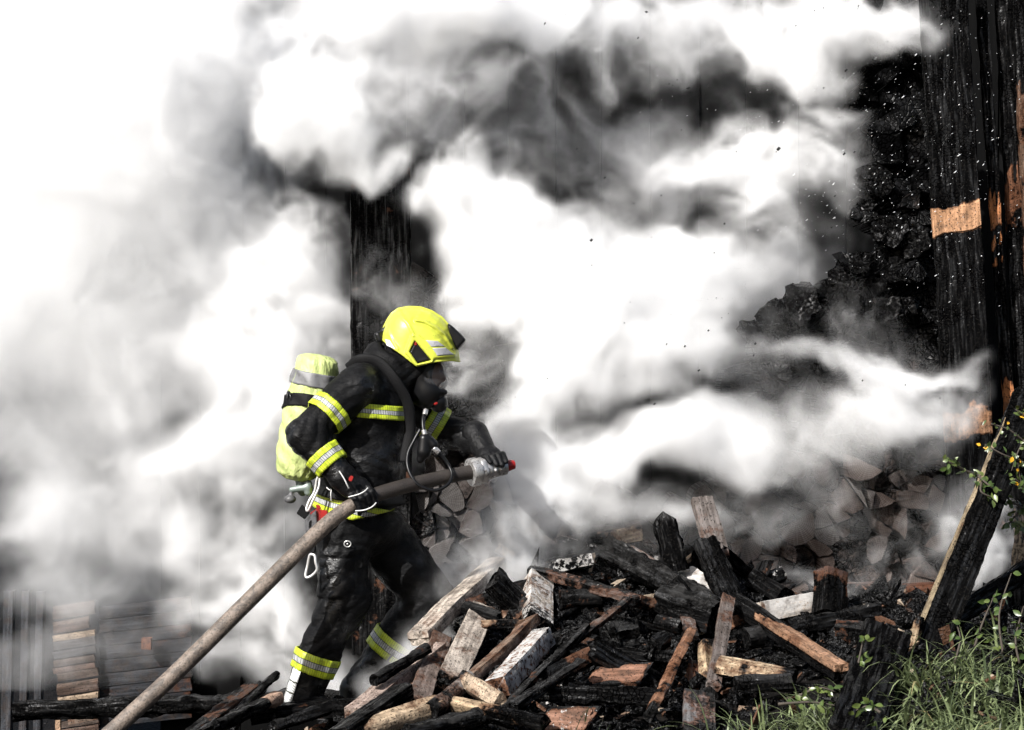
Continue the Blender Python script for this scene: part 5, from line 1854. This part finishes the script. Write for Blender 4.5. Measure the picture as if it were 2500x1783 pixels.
r = np.random.default_rng(15)
pts = []
while len(pts) < 800:
    px = r.uniform(1350, 2495); py = r.uniform(-10, 760)
    dens = math.exp(-((px - 2170) / 300) ** 2) * math.exp(-((py - 330) / 330) ** 2)
    if r.random() < dens + .04:
        pts.append(P(px, py, r.uniform(.1, .72)))
specks('water_spray', 'fine water spray drifting before the charred wall', M_DROP, pts, .0009, 3.2, np.array((.75, .1, .55)), 5)
pts = [P(r.uniform(1250, 2300), r.uniform(0, 1000), r.uniform(.0, .22)) for k in range(130)]
specks('ash_flecks', 'dark ash flecks floating in front of the smoke', M_FLECK, pts, .0032, .9, np.array((.6, .1, .7)), 6)


# ================================================================== smoke: one real volume, a grid of densities computed from puffs
VX = .0185
SLO = np.array((-2.95, -.60, -.30)); SHI = np.array((2.35, 2.85, 3.55))
SN = np.round((SHI - SLO) / VX).astype(int)


def bspl(nf, cells):
    t = (np.arange(nf) + .5) / nf * cells; i = np.floor(t).astype(int); f = t - i
    M = np.zeros((nf, cells + 4), np.float32)
    for k, w in enumerate([(1 - f) ** 3 / 6, (3 * f ** 3 - 6 * f ** 2 + 4) / 6, (-3 * f ** 3 + 3 * f ** 2 + 3 * f + 1) / 6, f ** 3 / 6]):
        M[np.arange(nf), i + k] += w
    return M


def gnoise(scale, seed, deep=1.0):
    rg = np.random.default_rng(seed)
    cells = np.maximum(1, np.round((SHI - SLO) / (scale * np.array((1.0, deep, 1.0)))).astype(int))
    L = rg.standard_normal(tuple(cells + 4)).astype(np.float32)
    A = [bspl(SN[k], cells[k]) for k in range(3)]
    L = np.tensordot(A[0], L, (1, 0))
    L = np.tensordot(L, A[1], (1, 1)).transpose(0, 2, 1)
    L = np.tensordot(L, A[2], (2, 1))
    return L * 3.0


def gfbm(scale, octs, seed, gain=.5):
    s = 0; a = 1.0
    for o in range(octs):
        s = s + a * gnoise(scale, seed + o); a *= gain; scale *= .5
    return s


# px, py, depth, half width px, half height px, half depth m, density per metre, softness 0 hard .. 1 soft
PUFFS = [
    # plume in front of the stack, bursting from the nozzle
    (1120, 515, .72, 130, 100, .26, 16, .45), (1185, 450, .75, 110, 110, .24, 9, .7), (1230, 620, .72, 210, 150, .30, 18, .4), (1420, 710, .72, 270, 170, .32, 18, .4), (1640, 710, 1.0, 270, 140, .36, 16, .5),
    (1350, 860, .66, 160, 190, .30, 18, .4), (1530, 850, .7, 260, 130, .32, 18, .45), (1320, 1050, .6, 120, 140, .24, 18, .45), (1430, 1120, .6, 190, 110, .26, 16, .5),
    (1330, 1180, .55, 110, 90, .2, 13, .6), (1600, 960, .68, 200, 60, .24, 12, .6), (1760, 930, .7, 90, 40, .2, 7, .8), (1590, 1080, .68, 150, 60, .26, 14, .5), (1760, 1070, .66, 180, 100, .28, 16, .5), (1800, 650, 1.4, 180, 120, .3, 9, .7), (1920, 640, 1.5, 160, 130, .3, 6, .8),
    (1950, 870, .62, 130, 60, .22, 14, .5), (2110, 890, .62, 170, 90, .26, 14, .6), (2040, 1000, .62, 240, 90, .28, 16, .5), (2220, 970, .62, 120, 120, .22, 4, 1), (1890, 1090, .66, 180, 110, .26, 12, .6),
    (2300, 900, .60, 120, 110, .15, 1.2, 1), (1640, 1150, .52, 200, 90, .2, 16, .5), (1820, 1170, .58, 170, 80, .2, 11, .6), (1740, 880, .7, 110, 70, .2, 9, .6), (1660, 1180, .62, 210, 70, .22, 10, .8), (1480, 1225, .5, 210, 80, .2, 14, .6),
    (2060, 1100, .7, 130, 60, .2, 5, .8), (2200, 1080, .7, 90, 60, .2, 4, .8), (2170, 1190, .72, 45, 130, .12, 5, .8), (2000, 1230, .75, 130, 60, .14, 2.5, 1), (2330, 1250, .5, 110, 110, .2, 2.5, 1), (2430, 1330, .45, 90, 110, .15, 3, 1),
    (2200, 1300, .7, 60, 60, .12, 2.2, 1), (1790, 1270, .65, 140, 60, .2, 4, 1), (1300, 1270, .5, 210, 70, .22, 5.5, 1), (1900, 1250, .7, 240, 120, .16, 2.5, 1), (2150, 1330, .72, 180, 120, .14, 1.8, 1), (1110, 1300, .7, 140, 110, .16, 3.2, 1), (1600, 1310, .55, 160, 50, .2, 3.0, 1),
    # roof smoke across the top
    (1010, 60, .75, 360, 130, .38, 16, .45), (800, 240, .65, 180, 140, .34, 15, .45), (870, 335, .65, 110, 90, .26, 12, .5), (950, 385, .68, 110, 60, .2, 6, .7), (1170, 120, .8, 230, 100, .32, 14, .5),
    (1380, 70, 1.1, 220, 110, .32, 12, .5), (1500, 130, 1.05, 70, 110, .2, 8, .6), (1490, 210, 1.05, 28, 60, .12, 6, .7), (1620, 70, 1.1, 200, 120, .32, 10, .55), (1850, 90, 1.1, 230, 120, .32, 8, .6), (2060, 60, 1.05, 170, 110, .28, 8, .6),
    (2000, 180, 1.0, 120, 60, .2, 7, .6), (2230, 50, .9, 110, 80, .2, 4.5, .7), (1720, 150, 1.1, 150, 60, .2, 5, .7),
    # grey haze right of centre
    (1930, 420, 1.0, 190, 130, .26, 4.5, .9), (1990, 300, .95, 130, 90, .2, 2.5, 1), (1760, 380, 1.1, 150, 100, .26, 4.0, .9), (1990, 600, 1.55, 160, 140, .24, 6, .9), (1870, 500, 1.0, 120, 100, .2, 4, .9), (1900, 720, 1.5, 160, 90, .3, 8, .8),
    (1500, 480, 1.5, 220, 140, .3, .5, 1), (1380, 330, 1.4, 200, 130, .3, 1.0, 1), (1280, 420, 1.2, 130, 130, .26, 2.2, 1), (1600, 300, 1.4, 180, 120, .3, 1.4, 1), (1500, 590, 1.1, 180, 60, .2, 2.5, 1), (1050, 300, 1.3, 150, 100, .3, 1.4, 1),
    (1000, 740, .75, 110, 120, .12, 2.2, 1), (1060, 620, .78, 70, 80, .12, 3.0, .9), (1090, 900, .75, 90, 110, .14, 2.0, 1), (1010, 480, .85, 60, 50, .1, 3, .8),
    # the great bank at the left, behind the firefighter
    (60, 150, 1.6, 480, 380, .6, 9, .6), (200, 300, 2.2, 420, 380, .5, 6, .6), (80, 520, 1.5, 420, 400, .6, 10, .6), (380, 130, 1.7, 300, 200, .5, 5, .8), (560, 110, 1.9, 260, 170, .5, 6, .8), (60, 850, 1.5, 330, 190, .5, 6, .8),
    (330, 480, 1.8, 260, 220, .5, 7, .8), (480, 330, 1.9, 200, 150, .45, 3.2, .9), (650, 320, 1.5, 130, 90, .3, 4.0, .8), (300, 720, 1.6, 280, 160, .45, 8, .8), (560, 700, 1.5, 240, 190, .4, 5.5, 1), (720, 590, 1.6, 220, 130, .35, 4.0, 1), (740, 790, 1.45, 180, 180, .35, 6, 1), (450, 480, 1.6, 190, 160, .4, 8, 1), (640, 660, 1.5, 250, 150, .35, 6, 1), (790, 700, 1.45, 120, 190, .3, 6, 1), (600, 860, 1.4, 240, 140, .35, 8, 1), (300, 850, 1.4, 240, 160, .4, 8, 1), (330, 1080, 1.4, 150, 90, .3, 5, .9),
    (270, 960, 1.4, 200, 150, .4, 9, .6), (450, 880, 1.5, 220, 130, .4, 6, .7), (520, 1060, 1.2, 200, 120, .36, 10, .6), (640, 1000, 1.2, 150, 150, .32, 7, .7), (620, 1170, 1.05, 120, 60, .24, 9, .6),
    (80, 1080, 1.5, 220, 110, .4, 6, .8), (140, 1230, 1.5, 210, 80, .36, 6, .8), (330, 1310, 1.5, 200, 70, .36, 4, .9), (60, 1330, 1.6, 170, 70, .3, 3.5, .9), (430, 1230, 1.4, 170, 70, .3, 4, .9), (560, 1340, 1.2, 180, 90, .3, 3.0, 1), (540, 1470, 1.2, 140, 100, .3, 2.4, .9),
    (680, 1480, 1.1, 160, 140, .3, 2.0, 1), (620, 1620, 1.0, 200, 80, .3, 1.5, 1), (250, 1430, 2.2, 320, 90, .3, 2.2, 1), (330, 1580, 2.2, 220, 90, .3, 1.8, 1), (880, 1600, .8, 140, 130, .25, 2.2, 1),
    (120, 400, 1.15, 430, 560, .32, 9, .5), (330, 250, 1.3, 300, 300, .3, 9, .6), (150, 1600, 2.5, 320, 120, .25, 2.2, 1),
    # one continuous veil behind everything
    (150, 500, 2.3, 600, 800, .45, 3.5, 1), (500, 1000, 2.0, 600, 500, .45, 2.5, 1), (350, 1380, 2.3, 500, 180, .4, 1.2, 1), (700, 200, 1.9, 500, 300, .4, 2.0, 1), (1500, 300, 1.6, 700, 350, .35, .4, 1), (1600, 900, .85, 700, 350, .2, 2.0, 1),
    (1350, 1150, .5, 160, 120, .2, 16, .5), (1520, 1190, .5, 200, 90, .2, 15, .5), (1680, 1110, .6, 190, 100, .22, 15, .5), (1860, 1080, .6, 190, 100, .22, 13, .6), (2060, 1050, .6, 170, 80, .2, 11, .6),
    (1100, 1430, .15, 180, 100, .2, 9, 1), (1050, 1560, -.05, 120, 90, .16, 5, 1), (1320, 1330, .42, 230, 65, .18, 10, 1), (1560, 1300, .48, 230, 55, .18, 10, 1), (1780, 1310, .5, 190, 65, .18, 8, 1), (1240, 1430, .2, 130, 65, .16, 6, 1), (1060, 1640, -.3, 110, 60, .12, 4, 1),
    (1480, 920, .52, 250, 120, .2, 13, .6), (1740, 870, .55, 190, 80, .18, 11, .6), (960, 690, .8, 130, 210, .12, 3.5, 1), (640, -20, 1.5, 220, 90, .3, 9, .8),
    (300, 1150, 1.3, 360, 170, .3, 3.6, 1), (600, 1300, 1.15, 210, 160, .25, 3.8, 1), (700, 1460, 1.0, 150, 150, .2, 2.8, 1), (150, 1330, 1.6, 250, 120, .3, 3, 1),
    # thin steam over the pile around the rear leg
    (1030, 1560, -.12, 110, 90, .16, 2.6, 1), (1100, 1480, .1, 150, 70, .2, 2.6, 1), (960, 1660, -.2, 100, 60, .14, 2.0, 1), (1180, 1390, .35, 150, 70, .2, 4.5, 1), (1250, 1480, .05, 130, 60, .16, 2.0, 1), (1370, 1390, .3, 170, 50, .16, 2.0, 1), (1700, 1370, .45, 200, 50, .16, 2.0, 1),
    (1950, 1420, .4, 200, 50, .16, 2.0, 1), (2030, 1510, -.02, 50, 30, .1, 2.0, 1),
    # breath of spray about the nozzle
    (1235, 1085, .2, 45, 50, .10, 7, .8), (1268, 1150, .12, 40, 60, .10, 8, .7), (1290, 1230, .3, 50, 60, .12, 5, .8),
]


def build_smoke():
    t0 = time.time()
    X = (SLO[0] + (np.arange(SN[0]) + .5) * VX).astype(np.float32)
    Y = (SLO[1] + (np.arange(SN[1]) + .5) * VX).astype(np.float32)
    Z = (SLO[2] + (np.arange(SN[2]) + .5) * VX).astype(np.float32)
    W = [gfbm(.46, 4, 10 * k + 10, .62) for k in range(3)]
    det = 0
    for o, (sc0, am) in enumerate(((.36, 1.0), (.18, .9), (.09, .9), (.048, .75))):
        n0 = gnoise(sc0, 70 + o, 1.8)
        det = det + am * (n0 if o < 1 else (.8 - 1.35 * np.abs(n0)))
    # swirl the fine structure: look it up at positions carried along by the turbulence
    ii = [np.clip(np.rint(np.arange(SN[k], dtype=np.float32).reshape([-1 if q == k else 1 for q in range(3)]) + W[k] * (.085 / VX)), 0, SN[k] - 1).astype(np.int32) for k in range(3)]
    det = np.take(det.ravel(), (ii[0] * SN[1] + ii[1]) * SN[2] + ii[2])
    det = (det - det.mean()) / det.std()
    del ii
    D = np.zeros(tuple(SN), np.float32)
    for (px, py, yy, rx, rz, ry, dn, soft) in PUFFS:
        c = P(px, py, yy); s = S(yy)
        dn *= .68 if dn >= 12 else .8 if dn >= 5 else 1.1
        ry *= .85
        soft = min(1.0, soft + .35)
        rx *= s; rz *= s
        a = .036 + .10 * min(rx, rz, ry * 1.2)       # turbulence grows with the puff
        if px < 480 and py < 1000: a *= .5          # the broad bank at the left is calmer
        pad = 4 * a
        sl = []
        for q, cc, rr in ((X, c[0], rx), (Y, c[1], ry), (Z, c[2], rz)):
            i0, i1 = np.searchsorted(q, (cc - rr - pad, cc + rr + pad))
            sl.append(slice(i0, i1))
        sl = tuple(sl)
        if any(q.start >= q.stop for q in sl): continue
        u = (X[sl[0]][:, None, None] - c[0] + a * W[0][sl]) / rx
        v = (Y[sl[1]][None, :, None] - c[1] + a * W[1][sl]) / ry
        w = (Z[sl[2]][None, None, :] - c[2] + a * W[2][sl]) / rz
        q = np.sqrt(u * u + v * v + w * w)
        f = np.clip((1.12 - q) / (.18 + .95 * soft), 0, 1)
        f = f * f * (3 - 2 * f)
        D[sl] += dn * f
    core = D > .04
    calm = (.35 + .65 * sstep(-1.9, -1.1, X))[:, None, None]
    D = D * np.clip(np.exp((1.28 * det * calm - .50) * (1 - .6 * sstep(3.0, 9.0, D))), .01, 6.0)
    D = np.minimum(D, 22)
    D -= .06
    D = np.where(core, np.maximum(D, .004), 0).astype(np.float32)     # keep the cloud in one piece: fewer boundaries to trace
    # stay clear of the camera side of the man
    me = bpy.data.meshes.new('smoke')
    me.vertices.add(D.size)
    at = me.attributes.new('density_grid', 'FLOAT', 'POINT')
    at.data.foreach_set('value', np.ascontiguousarray(D.transpose(2, 1, 0)).ravel())
    g = bpy.data.node_groups.new('smoke_volume', 'GeometryNodeTree')
    g.interface.new_socket('Geometry', in_out='INPUT', socket_type='NodeSocketGeometry')
    g.interface.new_socket('Geometry', in_out='OUTPUT', socket_type='NodeSocketGeometry')
    N, L = g.nodes, g.links
    gi = N.new('NodeGroupInput'); go = N.new('NodeGroupOutput')
    vc = N.new('GeometryNodeVolumeCube')
    lo = SLO + VX / 2
    vc.inputs['Min'].default_value = tuple(lo); vc.inputs['Max'].default_value = tuple(lo + (SN - 1) * VX)
    for k, a in enumerate('XYZ'):
        vc.inputs['Resolution ' + a].default_value = int(SN[k])
    pos = N.new('GeometryNodeInputPosition'); sep = N.new('ShaderNodeSeparateXYZ')
    L.new(pos.outputs[0], sep.inputs[0])

    def node(t, op, a, b=None):
        nd = N.new(t); nd.operation = op
        for i, v in enumerate((a, b)):
            if v is None: continue
            if isinstance(v, (int, float)): nd.inputs[i].default_value = v
            else: L.new(v, nd.inputs[i])
        return nd.outputs[0]
    fm = lambda *a: node('ShaderNodeMath', *a)
    im = lambda *a: node('FunctionNodeIntegerMath', *a)
    ix = [fm('ROUND', fm('DIVIDE', fm('SUBTRACT', sep.outputs[k], float(lo[k])), VX)) for k in range(3)]
    idx = im('ADD', ix[0], im('MULTIPLY', im('ADD', ix[1], im('MULTIPLY', ix[2], int(SN[1]))), int(SN[0])))
    na = N.new('GeometryNodeInputNamedAttribute'); na.data_type = 'FLOAT'; na.inputs[0].default_value = 'density_grid'
    si = N.new('GeometryNodeSampleIndex'); si.data_type = 'FLOAT'; si.domain = 'POINT'; si.clamp = True
    L.new(gi.outputs[0], si.inputs['Geometry']); L.new(na.outputs[0], si.inputs['Value']); L.new(idx, si.inputs['Index'])
    L.new(si.outputs[0], vc.inputs['Density'])
    mat = bpy.data.materials.new('smoke')
    mat.use_nodes = True
    mt = mat.node_tree; mt.nodes.clear()
    out = mt.nodes.new('ShaderNodeOutputMaterial'); pv = mt.nodes.new('ShaderNodeVolumePrincipled')
    pv.inputs['Color'].default_value = (.997, .997, .997, 1)
    pv.inputs['Anisotropy'].default_value = -.1
    pv.inputs['Density'].default_value = 1.0
    mt.links.new(pv.outputs[0], out.inputs['Volume'])
    sm = N.new('GeometryNodeSetMaterial'); sm.inputs['Material'].default_value = mat
    L.new(vc.outputs[0], sm.inputs[0]); L.new(sm.outputs[0], go.inputs[0])
    me.materials.append(mat)
    so_ = bpy.data.objects.new('smoke', me)
    C.objects.link(so_)
    so_.modifiers.new('volume', 'NODES').node_group = g
    tag(so_, 'thick white smoke billowing over the burning woodpile', None, None, 'stuff')
    print('smoke', SN, round(time.time() - t0, 1), float((D > 0).mean()))


build_smoke()
print('script seconds', round(time.time() - T0, 1))
